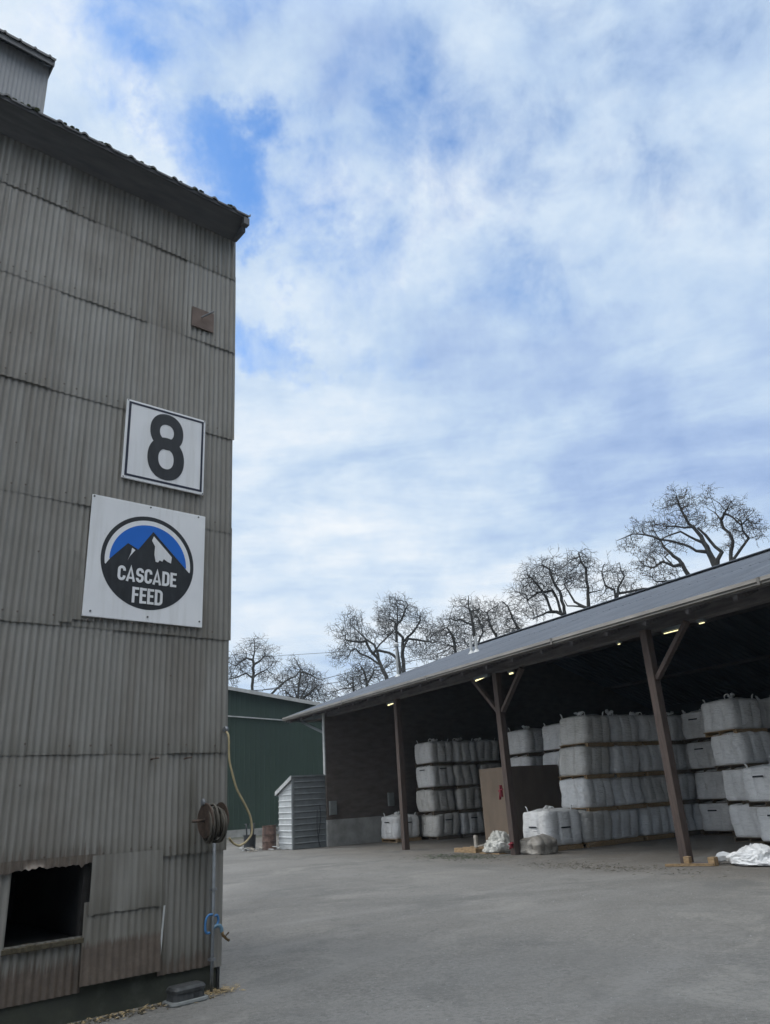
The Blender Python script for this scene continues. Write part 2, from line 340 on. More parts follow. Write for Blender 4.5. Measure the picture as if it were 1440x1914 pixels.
# ------------------------------------------------------------------ sky and sun
SUN_AZ = math.radians(-66); SUN_EL = math.radians(42)      # azimuth from +Y, clockwise positive
def world():
    w = bpy.data.worlds.new('World'); SC.world = w; w.use_nodes = True; nt = w.node_tree
    bg = nt.nodes['Background']; bg.inputs['Strength'].default_value = .1
    sky = N(nt, 'ShaderNodeTexSky', sky_type='NISHITA'); sky.sun_disc = False
    sky.sun_elevation = SUN_EL; sky.sun_rotation = SUN_AZ % (2*PI); sky.air_density = 1.0; sky.dust_density = .6
    tc = N(nt, 'ShaderNodeTexCoord'); nrm = N(nt, 'ShaderNodeVectorMath', operation='NORMALIZE'); nt.links.new(tc.outputs['Generated'], nrm.inputs[0])
    dv = nrm.outputs[0]
    s = N(nt, 'ShaderNodeSeparateXYZ'); nt.links.new(dv, s.inputs[0]); x, y, z = s.outputs
    zz = mth(nt, 'ADD', mth(nt, 'MAXIMUM', z, 0.0), .22)
    cx = N(nt, 'ShaderNodeCombineXYZ'); nt.links.new(mth(nt, 'DIVIDE', x, zz), cx.inputs[0]); nt.links.new(mth(nt, 'DIVIDE', y, zz), cx.inputs[1])
    p = cx.outputs[0]                                              # the flat cloud deck seen from below
    def mapped(sc, rot=0, off=(0,0,0)):
        mp = N(nt, 'ShaderNodeMapping'); mp.inputs['Scale'].default_value = sc; mp.inputs['Rotation'].default_value = (0,0,rot); mp.inputs['Location'].default_value = off
        nt.links.new(p, mp.inputs['Vector']); return mp.outputs['Vector']
    wn = N(nt, 'ShaderNodeTexNoise'); wn.inputs['Scale'].default_value = 6.0; wn.inputs['Detail'].default_value = 6; wn.inputs['Roughness'].default_value = .6; nt.links.new(dv, wn.inputs['Vector'])
    wsub = N(nt, 'ShaderNodeVectorMath', operation='SUBTRACT'); nt.links.new(wn.outputs['Color'], wsub.inputs[0]); wsub.inputs[1].default_value = (.5, .5, .5)
    wsc = N(nt, 'ShaderNodeVectorMath', operation='SCALE'); nt.links.new(wsub.outputs[0], wsc.inputs[0]); wsc.inputs['Scale'].default_value = .42
    wad = N(nt, 'ShaderNodeVectorMath', operation='ADD'); nt.links.new(dv, wad.inputs[0]); nt.links.new(wsc.outputs[0], wad.inputs[1])
    wnm = N(nt, 'ShaderNodeVectorMath', operation='NORMALIZE'); nt.links.new(wad.outputs[0], wnm.inputs[0]); dw = wnm.outputs[0]    # ragged cloud edges
    def spot(d, r, soft=1.0):
        dt = N(nt, 'ShaderNodeVectorMath', operation='DOT_PRODUCT'); nt.links.new(dw, dt.inputs[0]); dt.inputs[1].default_value = Vector(d).normalized()
        mr = N(nt, 'ShaderNodeMapRange', interpolation_type='SMOOTHSTEP'); mr.inputs['From Min'].default_value = math.cos(math.radians(r)); mr.inputs['From Max'].default_value = math.cos(math.radians(r*.15))
        nt.links.new(dt.outputs['Value'], mr.inputs['Value']); return mr.outputs['Result']
    def acc(items):
        t = None
        for d, r, a in items:
            q = mth(nt, 'MULTIPLY', spot(d, r), a); t = q if t is None else mth(nt, 'ADD', t, q)
        return t
    def dn(scale, off, det=8, ro=.58, di=.3, st=(1,1,1)):
        mp = N(nt, 'ShaderNodeMapping'); mp.inputs['Scale'].default_value = st; mp.inputs['Location'].default_value = off
        nt.links.new(dv, mp.inputs['Vector']); return nz(nt, mp.outputs['Vector'], scale, det, ro, di)
    n1 = nz(nt, mapped((2.4, 2.4, 1), .5, (3.1, 1.7, 0)), 1.0, 10, .60, .25)
    n2 = dn(8.0, (4.1, 2.2, .7), 10, .62, .25)
    cov = mth(nt, 'ADD', mth(nt, 'MULTIPLY', n1, .75), mth(nt, 'MULTIPLY', n2, 1.25))
    cov = mth(nt, 'SUBTRACT', cov, .10)
    lo_ = N(nt, 'ShaderNodeMapRange', interpolation_type='SMOOTHSTEP'); lo_.inputs['From Min'].default_value = .58; lo_.inputs['From Max'].default_value = .42; nt.links.new(z, lo_.inputs['Value'])
    cov = mth(nt, 'ADD', cov, mth(nt, 'MULTIPLY', lo_.outputs['Result'], .35))
    cov = mth(nt, 'SUBTRACT', cov, acc(HOLES))
    mask = N(nt, 'ShaderNodeMapRange', interpolation_type='SMOOTHSTEP'); mask.inputs['From Min'].default_value = .30; mask.inputs['From Max'].default_value = .98
    nt.links.new(cov, mask.inputs['Value'])
    # cloud brightness: streaky low down, puffy high up, brighter where the sun stands behind
    n3 = nz(nt, mapped((1.0, 2.3, 1), -.10, (1.3, 0.2, 0)), 1.0, 8, .58, .2)
    n4 = dn(5.0, (7.3, 2.2, 1.4), 10, .62, .2)
    n5 = dn(17.0, (1.3, 5.2, 3.4), 8, .6, .2, (1, 1, 1.6))
    hi = N(nt, 'ShaderNodeMapRange', interpolation_type='SMOOTHSTEP'); hi.inputs['From Min'].default_value = .36; hi.inputs['From Max'].default_value = .62; nt.links.new(z, hi.inputs['Value']); hi = hi.outputs['Result']
    br = mth(nt, 'ADD', mth(nt, 'MULTIPLY', n3, mth(nt, 'SUBTRACT', .95, mth(nt, 'MULTIPLY', hi, .55))), mth(nt, 'MULTIPLY', n4, mth(nt, 'ADD', .15, mth(nt, 'MULTIPLY', hi, .65))))
    br = mth(nt, 'ADD', mth(nt, 'SUBTRACT', br, .05), mth(nt, 'MULTIPLY', mth(nt, 'SUBTRACT', n5, .5), .30))
    n6 = dn(3.2, (2.3, 8.2, .4), 10, .62, .5, (1, 1, 5.5))
    br = mth(nt, 'ADD', br, mth(nt, 'MULTIPLY', mth(nt, 'SUBTRACT', n6, .5), mth(nt, 'SUBTRACT', .62, mth(nt, 'MULTIPLY', hi, .5))))
    br = mth(nt, 'ADD', br, acc(BRIGHT))
    cl = ramp(nt, br, CLOUD)
    base = mix(nt, 1.0, sky.outputs['Color'], BLUE_GAIN, 'MULTIPLY')
    cl10 = mix(nt, 1.0, cl, (10, 10, 10), 'MULTIPLY')
    col = mix(nt, mask.outputs['Result'], base, cl10)
    # unseen sky scaled for lighting: brighter overhead, left and high behind, dimmed low behind
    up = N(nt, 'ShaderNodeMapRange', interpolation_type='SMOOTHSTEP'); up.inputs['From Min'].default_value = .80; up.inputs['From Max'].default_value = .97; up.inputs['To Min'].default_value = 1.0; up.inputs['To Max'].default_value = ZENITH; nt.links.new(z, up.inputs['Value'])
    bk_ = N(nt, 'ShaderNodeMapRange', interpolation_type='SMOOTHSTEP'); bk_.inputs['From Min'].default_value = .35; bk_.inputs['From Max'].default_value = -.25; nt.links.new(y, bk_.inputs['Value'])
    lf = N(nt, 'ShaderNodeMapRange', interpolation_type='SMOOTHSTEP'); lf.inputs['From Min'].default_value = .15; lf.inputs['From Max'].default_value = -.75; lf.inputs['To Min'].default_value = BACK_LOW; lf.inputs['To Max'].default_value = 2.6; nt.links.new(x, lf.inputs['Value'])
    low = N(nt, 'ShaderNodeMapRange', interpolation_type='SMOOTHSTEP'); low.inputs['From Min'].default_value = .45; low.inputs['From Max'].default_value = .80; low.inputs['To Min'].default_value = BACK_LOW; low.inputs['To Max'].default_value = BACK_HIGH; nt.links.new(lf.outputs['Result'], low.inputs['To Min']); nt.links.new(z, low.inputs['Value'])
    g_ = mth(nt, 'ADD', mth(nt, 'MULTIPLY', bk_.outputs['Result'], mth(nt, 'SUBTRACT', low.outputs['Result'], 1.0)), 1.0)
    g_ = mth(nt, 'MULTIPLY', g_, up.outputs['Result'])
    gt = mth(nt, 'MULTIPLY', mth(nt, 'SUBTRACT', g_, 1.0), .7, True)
    col = mix(nt, gt, col, mix(nt, 1.0, col, (1.22, 1.0, .80), 'MULTIPLY'))       # the brightened unseen sky is tinted to warm its light
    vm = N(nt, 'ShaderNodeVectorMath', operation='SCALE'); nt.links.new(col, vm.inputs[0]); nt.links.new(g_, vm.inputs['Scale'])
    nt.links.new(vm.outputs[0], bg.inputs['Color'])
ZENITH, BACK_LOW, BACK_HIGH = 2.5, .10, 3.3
HOLES = [((-.203,.602,.773), 8, .24), ((-.185,.67,.715), 6, .19), ((-.13,.685,.715), 5, .18), ((-.07,.71,.70), 6, .20), ((-.118,.815,.575), 5, .36), ((.10,.665,.735), 8, .13), ((-.147,.622,.769), 8, .12), ((.35,.45,.82), 16, .05), ((.36,.70,.60), 6, .06), ((0,.62,.78), 9, .04)]
BRIGHT = [((-.36,.53,.776), 16, .24), ((-.27,.66,.70), 7, .12), ((-.03,.80,.60), 15, .10), ((.15,.72,.67), 16, .09), ((.134,.878,.459), 17, -.20), ((.33,.85,.415), 12, -.04), ((0,.985,.17), 26, .24), ((.3,.93,.2), 20, .14), ((.38,.72,.56), 12, .04), ((.34,.55,.76), 18, -.02)]
CLOUD = [(.22, (.30, .43, .72)), (.40, (.41, .55, .81)), (.55, (.535, .68, .88)), (.70, (.68, .80, .94)), (.92, (.90, .95, 1.0))]
HAZE = .0004
BLUE_GAIN = (1.0, 1.55, 2.1)
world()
sun = bpy.data.lights.new('sun', 'SUN'); sun.energy = 1.3; sun.angle = math.radians(14); sun.color = (1.0, .95, .88)
so = bpy.data.objects.new('sun', sun); COL.objects.link(so)
sd = Vector((math.sin(SUN_AZ)*math.cos(SUN_EL), math.cos(SUN_AZ)*math.cos(SUN_EL), math.sin(SUN_EL)))
so.rotation_euler = sd.to_track_quat('Z', 'Y').to_euler(); so.location = sd*60

# ------------------------------------------------------------------ ground
g = MB(); g.add([(-900,-900,0),(900,-900,0),(900,900,0),(-900,900,0)], [(0,1,2,3)])
tag(g.build('yard_ground', M['yard']), kind='structure')

# thin haze added to lift darks and fade distance: one closed box round everything
hz_m = bpy.data.materials.new('dark_lifting_haze'); hz_m.use_nodes = True; _nt = hz_m.node_tree; _nt.nodes.remove(_nt.nodes['Principled BSDF'])
_pv = _nt.nodes.new('ShaderNodeVolumePrincipled'); _pv.inputs['Color'].default_value = (.72, .87, 1.0, 1); _pv.inputs['Density'].default_value = HAZE; _pv.inputs['Anisotropy'].default_value = .2
_nt.links.new(_pv.outputs[0], _nt.nodes['Material Output'].inputs['Volume'])
_h = MB(); _h.box(-910, 910, -910, 910, -1.0, 30.0); tag(_h.build('haze', hz_m), kind='stuff')
# ================================================================== THE OLD MILL (left)
PER = .070
def corr(mb, s0, s1, z0, z1, off, tone, rust=lambda s, z: 0.0, grime_rib_dark=lambda s, z: 0.0, amp=.0083, tilt=0.0, wob=.004, nzr=6, seed=0, jag=0.0, curl=0.0, valley=.16):
    """one corrugated sheet: s along the wall, off = how far it stands out; y is inward"""
    n = max(2, int(round((s1-s0)/PER*8))); base = len(mb.v)
    for j in range(nzr+1):
        t = j/nzr; z = z0 + (z1-z0)*t
        for i in range(n+1):
            s = s0 + (s1-s0)*i/n
            d = off + amp*math.cos(2*PI*s/PER) + tilt*(1-t) + wob*noise.noise((s*1.3+seed, z*1.1, seed*.7))
            if curl: d += curl*max(0, noise.noise((s*4+seed, 3.1, z*.5)))*(1-t)**3
            zz = z
            if jag and j == 0: zz += jag*(noise.noise((s*9+seed, 0.3, 1.0))+.6*noise.noise((s*31+seed, 2.3, 1.0)))
            mb.v.append((s, -d, zz)); mb.att['tone'].append(tone); mb.att['rust'].append(max(0, min(1, rust(s, z)))); mb.att['grime_rib_dark'].append(max(0, min(1, grime_rib_dark(s, z) + valley*(.5-.5*math.cos(2*PI*s/PER)))))  # valley paints the folds darker for rib contrast, on top of the grime
    for j in range(nzr):
        for i in range(n):
            a = base + j*(n+1) + i; mb.f.append((a, a+1, a+n+2, a+n+1))
def galv_mb():
    m = MB(); m.att = {'tone': [], 'rust': [], 'grime_rib_dark': []}; return m
def nail(mb, s, z, off, r=.011):
    b = len(mb.v); k = 8
    for i in range(k):
        a = 2*PI*i/k; mb.v.append((s+r*math.cos(a), -off, z+r*math.sin(a)))
    mb.v.append((s, -off-.007, z))
    for i in range(k): mb.f.append((b+i, b+(i+1) % k, b+k))
    mb.att['tone'] += [0]*(k+1); mb.att['rust'] += [.9]*(k+1); mb.att['grime_rib_dark'] += [1.0]*(k+1)

mill = thing('feed_mill', 'tall old mill clad in weathered grey corrugated steel with two signs near its corner', 'building', MILL_O, MILL_A)
WL = -9.0                                          # how far the wall runs to the left
# solid body just behind the sheets, so nothing shows through the seams
b = MB(); hs0, hs1, hz0, hz1 = -2.165, -1.43, .66, 1.36
b.box(WL, hs0, .03, .13, .02, 9.62); b.box(hs1, -.01, .03, .13, .02, 9.62); b.box(hs0, hs1, .03, .13, hz1, 9.62); b.box(hs0, hs1, .03, .13, .02, hz0)
b.box(-.13, -.01, .131, 7.0, .02, 9.62); b.box(WL, -.13, 6.9, 7.0, .02, 9.62); b.box(WL, WL+.1, .131, 6.9, .02, 9.62)
b.build('wall_frame', M['timber_dark'], mill)
rows = [1.37, 2.385, 3.675, 5.045, 6.378, 7.722, 8.955, 9.70]
cuts = {0: [-2.36-.6, -1.66, -.955, -.70], 1: [-2.1, -1.41, -.665], 2: [-1.97, -1.2], 3: [-1.85, -.95], 4: [-2.35, -1.35, -.45], 5: [-1.95, -1.26, -.68], 6: [-2.3, -1.5, -.75]}
ends = [.012, .004, .018, .010, .022, .014, .006]
w = galv_mb(); rnd = random.Random(3)
reel_grime = lambda s, z: .75*math.exp(-((s+.33)/.22)**2)*max(0, min(1, (2.35-z)/.5))
for k in range(7):
    z0, z1 = rows[k]-.05, rows[k+1] + .03
    cs = [WL] + [c for c in [x*.9 + WL*.0 for x in (-8.4, -7.0, -5.6, -4.3, -3.4)] if c < cuts[k][0]-.3] + cuts[k] + [ends[k]]
    for i in range(len(cs)-1):
        sd_ = k*13.7 + i*3.1; tn = rnd.random()
        off = .006 + .006*((i+k) % 2)
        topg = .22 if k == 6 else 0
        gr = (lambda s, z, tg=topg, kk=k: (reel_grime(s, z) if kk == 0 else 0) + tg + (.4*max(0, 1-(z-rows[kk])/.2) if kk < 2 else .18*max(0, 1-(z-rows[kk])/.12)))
        ru = (lambda s, z, kk=k: (.66*max(0, 1-abs(z-rows[0]-.0)/.26)*(1 if s < -1.25 else .55) if kk == 0 else .16*max(0, 1-(z-rows[kk])/.06)))
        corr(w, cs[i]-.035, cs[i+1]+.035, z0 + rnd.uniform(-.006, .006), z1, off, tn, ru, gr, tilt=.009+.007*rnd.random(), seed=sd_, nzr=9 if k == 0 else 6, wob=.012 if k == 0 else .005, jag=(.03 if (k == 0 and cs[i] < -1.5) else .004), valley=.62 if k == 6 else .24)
    s = -.12 - .03*k
    while s > -4.6:
        if rnd.random() < .72: nail(w, round(s/PER)*PER, rows[k]+.03+rnd.uniform(-.012, .02), .052)
        if rnd.random() < .06: nail(w, round(s/PER)*PER, rows[k]+rnd.uniform(.4, .8), .036)
        s -= PER*rnd.choice((2, 2, 3, 3))
# bottom course: right hand sheet, the sheets left of and under the opening
lowr = lambda s, z: .95*max(0, min(1, (.66-z)/.26)) if s < -.70 else .85*max(0, min(1, (.50-z)/.22))
lowg = lambda s, z: .55*max(0, min(1, (1.0-z)/.6)) + .5*max(0, min(1, (.50-z)/.25)) + .9*math.exp(-((s+.33)/.16)**2)*max(0, min(1, (z-.55)/.6))
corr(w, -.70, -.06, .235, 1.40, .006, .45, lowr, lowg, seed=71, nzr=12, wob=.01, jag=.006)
corr(w, -.10, .012, .21, 1.40, .012, .8, lambda s, z: 0, lambda s, z: .2, seed=73, nzr=8, amp=.004)
for c0, c1, sd_ in ((WL, -5.2, 81), (-5.25, -3.1, 83), (-3.15, -2.15, 85)):
    corr(w, c0, c1, .23, 1.40, .004, .4, lowr, lowg, seed=sd_, nzr=10, wob=.012)
corr(w, -2.15, -1.44, .23, .70, .006, .3, lowr, lowg, seed=87, nzr=10, wob=.012)
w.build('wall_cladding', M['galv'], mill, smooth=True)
# two loose sheets on the bottom course
q = galv_mb(); corr(q, -1.475, -.685, .285, .98, .030, .3, lambda s, z: .98*max(0, min(1, (.70-z)/.13)), lambda s, z: .5+.5*max(0, min(1, (.5-z)/.2)), seed=91, nzr=10, amp=.006, tilt=.03)
tag(q.build('loose_sheet', M['galv'], mill, smooth=True), 'rusty lower sheet hanging loose')
q = galv_mb(); corr(q, -1.43, -.70, .865, 1.385, .044, .75, lambda s, z: .35*max(0, (s+1.35)/-.08) if s < -1.35 else 0, lambda s, z: .35+.45*max(0, min(1, (1.1-z)/.25)), seed=95, nzr=10, amp=.0022, tilt=.012, jag=.02, wob=.02)
tag(q.build('patch_sheet', M['galv'], mill, smooth=True), 'flat grey patch with a torn edge')
q = galv_mb(); corr(q, -1.86, -1.60, 3.70, 4.14, .034, .2, lambda s, z: .3*max(0, (3.85-z)/.2), lambda s, z: .45, seed=97, nzr=6, amp=.004)
corr(q, -1.97, -1.835, 3.66, 4.45, .036, .35, lambda s, z: .1, lambda s, z: .35, seed=98, nzr=8, curl=.10)
tag(q.build('patch_sheet', M['galv'], mill, smooth=True), 'torn dull patch beside the round logo sign')
# trim strip between the sheets
t_ = MB(); t_.bar((-.70, -.052, .30), (-.665, -.050, .86), .018, .006, (0, 1, 0)); t_.build('seam_strip', M['trim'], mill)
# side wall round the corner
w2 = galv_mb()
for k in range(-1, 7):
    z0 = .23 if k < 0 else rows[k]-.04; z1 = rows[k+1]+.03
    sd_ = 300+k*7; n = int(7/PER*6); base = len(w2.v)
    for j in range(4):
        for i in range(n+1):
            y = .012 + 7*i/n; z = z0+(z1-z0)*j/3
            w2.v.append((.004 + .009*math.cos(2*PI*y/PER) + .012*(1-j/3) + .006*noise.noise((y, z, sd_)), y, z))
            w2.att['tone'].append((k*.37) % 1); w2.att['rust'].append(.8*max(0, (.5-z)/.3)); w2.att['grime_rib_dark'].append(.2)
    for j in range(3):
        for i in range(n):
            a = base+j*(n+1)+i; w2.f.append((a, a+1, a+n+2, a+n+1))
w2.build('side_cladding', M['galv'], mill, smooth=True)
# concrete plinth and black corner post
pl = MB(); pl.box(WL, -.035, .015, .028, 0, .30); pl.build('plinth', M['plinth'], mill)
cp = MB(); cp.box(-.032, -.002, -.004, .06, 0, .225); cp.build('corner_post', M['black'], mill)
# wall opening: reveals, back and a broken sill
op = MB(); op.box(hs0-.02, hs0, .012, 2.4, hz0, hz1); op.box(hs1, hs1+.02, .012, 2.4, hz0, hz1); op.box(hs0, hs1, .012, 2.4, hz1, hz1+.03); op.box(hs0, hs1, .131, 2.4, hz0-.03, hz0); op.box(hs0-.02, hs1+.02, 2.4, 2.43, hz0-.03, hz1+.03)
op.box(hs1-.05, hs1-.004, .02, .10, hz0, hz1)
op.build('wall_opening', M['opening_shade'], mill)
si = MB(); random.seed(4)
for i in range(26):
    s = hs0 + (hs1-hs0)*(i+.5)/26; h = .022+.03*abs(noise.noise((s*7, 1, 2))); si.box(s-.017, s+.016, -.035-.02*random.random(), .11, hz0-.02, hz0+h)
si.build('sill', M['litter'], mill, bevel=.006)
lip = galv_mb(); corr(lip, -2.30, -1.40, 1.315, 1.40, .045, .2, lambda s, z: .75, lambda s, z: .6, seed=99, nzr=5, amp=.004, jag=.035, curl=.10)
tag(lip.build('torn_lip', M['galv'], mill, smooth=True), 'ragged rusty sheet edge above the opening')
# rusty vent hole high up
vt = MB(); vt.box(-.625, -.305, -.050, -.030, 7.86, 8.165)
ve = vt.build('vent_plate', M['rust_patch'], mill)
vb = MB(); vb.tube([(-.50, -.07, 8.02), (-.36, -.15, 8.13)], .012, 6); vb.build('vent_hook', M['steel'], ve)
for s in (-.87, -.49):
    hk = MB(); hk.tube([(s, .0, 2.275), (s, -.06, 2.28), (s+.055, -.085, 2.285)], .008, 6); hk.build('wall_hook', M['iron'], mill)
# soffit, fascia, ribbed roof edge
ROOF_Y = -.31
sf = MB(); sf.add([(WL, -.02, 9.60), (.03, -.02, 9.60), (.03, ROOF_Y-.03, 9.80), (WL, ROOF_Y-.03, 9.80), (WL, -.02, 9.66), (.03, -.02, 9.66), (.03, ROOF_Y-.03, 9.83), (WL, ROOF_Y-.03, 9.83)], [(0,1,2,3),(4,7,6,5),(0,3,7,4),(1,5,6,2),(0,4,5,1),(3,2,6,7)])
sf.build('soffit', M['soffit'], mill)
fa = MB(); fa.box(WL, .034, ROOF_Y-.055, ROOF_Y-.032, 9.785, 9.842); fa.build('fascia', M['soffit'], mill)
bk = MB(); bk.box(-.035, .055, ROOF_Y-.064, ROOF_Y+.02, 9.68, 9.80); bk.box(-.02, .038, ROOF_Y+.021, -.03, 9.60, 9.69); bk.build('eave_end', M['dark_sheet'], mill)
def ribbed(mb, x0, x1, y0, z0, y1, z1, per, h, rib=.05, th=.02, rows_=2):
    prof = []; x = x0
    while x < x1-1e-6:
        for dx, dz in ((0,0), (per-2*rib, 0), (per-1.7*rib, h*.45), (per-1.35*rib, h*.88), (per-rib, h), (per-.65*rib, h*.88), (per-.3*rib, h*.45)): prof.append((min(x+dx, x1), dz))
        x += per
    prof.append((x1, 0)); n = len(prof); base = len(mb.v)
    for j in range(rows_+1):
        t = j/rows_
        for x, dz in prof: mb.v.append((x, y0+(y1-y0)*t, z0+(z1-z0)*t+dz))
    for x, dz in prof: mb.v.append((x, y0, z0+dz-th))
    for j in range(rows_):
        for i in range(n-1):
            a = base+j*n+i; mb.f.append((a, a+1, a+n+1, a+n))
    c = base+(rows_+1)*n
    for i in range(n-1): mb.f.append((base+i, c+i, c+i+1, base+i+1))
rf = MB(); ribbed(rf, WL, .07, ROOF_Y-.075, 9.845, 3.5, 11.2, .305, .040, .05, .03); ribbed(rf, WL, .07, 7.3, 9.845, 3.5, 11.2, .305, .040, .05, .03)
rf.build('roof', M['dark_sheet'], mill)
ga = MB(); ga.add([(-.02, .0, 9.55), (-.02, 7, 9.55), (-.02, 3.5, 11.17)], [(0,1,2)]); ga.add([(WL, .0, 9.55), (WL, 7, 9.55), (WL, 3.5, 11.17)], [(0,1,2)]); ga.build('gable', M['galv'], mill)
mo = MB(); rm_ = random.Random(9)
for i in range(150):
    s = -.2 - 6*rm_.random(); r = rm_.uniform(.012, .035)
    mo.lathe([(r*.8, 0), (r, r*.4), (r*.5, r*.8)], 6, 'z', (s, ROOF_Y-.07+rm_.uniform(-.005, .06), 9.85))
tag(mo.build('roof_moss', M['moss'], mill), kind='stuff')
# tower standing on the roof
TX1, TY0 = -2.17, 3.0
tw = galv_mb()
for k, (za, zb) in enumerate(((10.4, 12.6), (12.55, 14.55))): corr(tw, -7.5, TX1, za, zb, -TY0+.02*(k == 1), 1.0, seed=400+k, amp=.006, valley=0)
tw_o = tw.build('tower', M['pale_sheet'], mill, smooth=True)
ts = MB(); ts.box(-7.5, TX1-.02, TY0+.03, TY0+3.2, 10.4, 14.52); ts.build('tower_wall', M['grey_metal'], tw_o)
tr = MB(); ribbed(tr, -7.7, TX1+.05, TY0-.22, 14.58, TY0+1.6, 15.0, .25, .03, .03, .05); ribbed(tr, -7.7, TX1+.05, TY0+3.4, 14.58, TY0+1.6, 15.0, .25, .03, .03, .05)
tr.box(-7.7, TX1+.04, TY0-.19, TY0-.16, 14.42, 14.54); tr.box(TX1+.005, TX1+.035, TY0-.158, TY0+3.3, 14.42, 14.54); tr.build('tower_roof', M['dark_sheet'], tw_o)

# ------------------------------------------------------------------ signs
def circle(cx, cz, r, n=72, a0=0, a1=2*PI): return [(cx+r*math.cos(a0+(a1-a0)*i/n), cz+r*math.sin(a0+(a1-a0)*i/n)) for i in range(n)]
def ellipse(cx, cz, rx, rz, n=56, p=2.0):
    o = []
    for i in range(n):
        a = 2*PI*i/n; c, s = math.cos(a), math.sin(a)
        o.append((cx+rx*math.copysign(abs(c)**(2/p), c), cz+rz*math.copysign(abs(s)**(2/p), s)))
    return o
def annulus(mb, outer, inner, y0, y1):
    n = len(outer); b = mb.add([(x, y1, z) for x, z in outer]+[(x, y1, z) for x, z in inner]+[(x, y0, z) for x, z in outer]+[(x, y0, z) for x, z in inner], [])
    for i in range(n):
        j = (i+1) % n
        mb.f += [(b+i, b+j, b+n+j, b+n+i), (b+2*n+i, b+3*n+i, b+3*n+j, b+2*n+j), (b+i, b+2*n+i, b+2*n+j, b+j), (b+n+i, b+n+j, b+3*n+j, b+3*n+i)]
FACE = -.058                                      # front of the sign panels (y), just proud of the ribs
sg = thing('number_sign', 'square white sign with a bold black 8 inside a dark border on the corrugated wall', 'sign', MILL(-.905, 0, 5.42), MILL_A)
def local(mb, cx, cz): mb.v = [(x-cx, y, z-cz) for x, y, z in mb.v]; return mb
L8 = (-.905, 5.42)
p = MB(); p.box(-1.428, -.383, FACE, -.034, 5.42, 6.467); local(p, *L8).build('panel', M['sign_white'], sg, bevel=.006)
p = MB()
sq = lambda a, b, c, d: [(a, c), (b, c), (b, d), (a, d)]
annulus(p, sq(-1.402, -.41, 5.456, 6.441), sq(-1.372, -.437, 5.483, 6.415), FACE-.0005, FACE-.003); local(p, *L8).build('border', M['sign_navy'], sg)
p = MB()
annulus(p, ellipse(-.903, 6.155, .217, .244, 56, 2.15), ellipse(-.904, 6.152, .092, .104, 56, 2.2), FACE-.0005, FACE-.0035)
annulus(p, ellipse(-.899, 5.79, .237, .283, 56, 2.15), ellipse(-.899, 5.787, .10, .136, 56, 2.2), FACE-.0007, FACE-.0042)
local(p, *L8).build('numeral', M['sign_black'], sg)
for s, z in ((-1.412, 6.452), (-.398, 6.45), (-.397, 5.436), (-1.412, 5.436)):
    p = MB(); p.lathe([(.008, FACE-.004), (.008, FACE+.002)], 10, 'y', (s, 0, z)); local(p, *L8).build('screw', M['screw'], sg)

lg = thing('logo_sign', 'square white sign with a round mountain emblem reading CASCADE FEED below the number sign', 'sign', MILL(-1.04, 0, 3.74), MILL_A)
LC = (-1.04, 3.74); CXE, CZE, RO = -1.04, 4.437, .557
p = MB(); p.box(-1.74, -.345, FACE, -.034, 3.74, 5.14); local(p, *LC).build('panel', M['sign_white'], lg, bevel=.005)
def lay(pts_or_fn, name, m, k):
    p = MB()
    for pts in pts_or_fn: p.poly(pts, FACE-.0006-.0012*k, FACE-.0018-.0012*k)
    return local(p, *LC).build(name, M[m], lg)
lay([circle(CXE, CZE, RO)], 'emblem_disc', 'sign_black', 0)
MTN = [(-1.538, 4.347), (-1.489, 4.421), (-1.299, 4.629), (-1.176, 4.57), (-1.007, 4.817), (-.59, 4.429), (-.538, 4.381)]
def mtn_z(x):
    for (x0, z0), (x1, z1) in zip(MTN, MTN[1:]):
        if x0 <= x <= x1: return z0+(z1-z0)*(x-x0)/(x1-x0)
    return MTN[0][1] if x < MTN[0][0] else MTN[-1][1]
def above(r, cz):
    ang = lambda q_: (lambda t: t if t > -PI/2 else t+2*PI)(math.atan2(q_[1]-cz, q_[0]-CXE))
    arc = sorted([q_ for q_ in circle(CXE, cz, r, 220) if q_[1] > mtn_z(q_[0])+.001], key=ang)
    return arc + [(x, z) for x, z in MTN if arc[-1][0] < x < arc[0][0]]
lay([above(.512, 4.43)], 'emblem_ring', 'sign_white', 1)
lay([above(.460, 4.425)], 'emblem_sky', 'sign_blue', 2)
lay([[(-1.251,4.579),(-1.21,4.558),(-1.271,4.473),(-1.293,4.419),(-1.258,4.522)]], 'snow_cap', 'sign_white', 4)
lay([[(-.999,4.762),(-.766,4.542),(-.773,4.464),(-.819,4.479),(-.865,4.505),(-.88,4.469),(-.914,4.482),(-.932,4.453),(-.961,4.457),(-.981,4.541),(-.978,4.64),(-1.019,4.706)]], 'snow_cap', 'sign_white', 4)
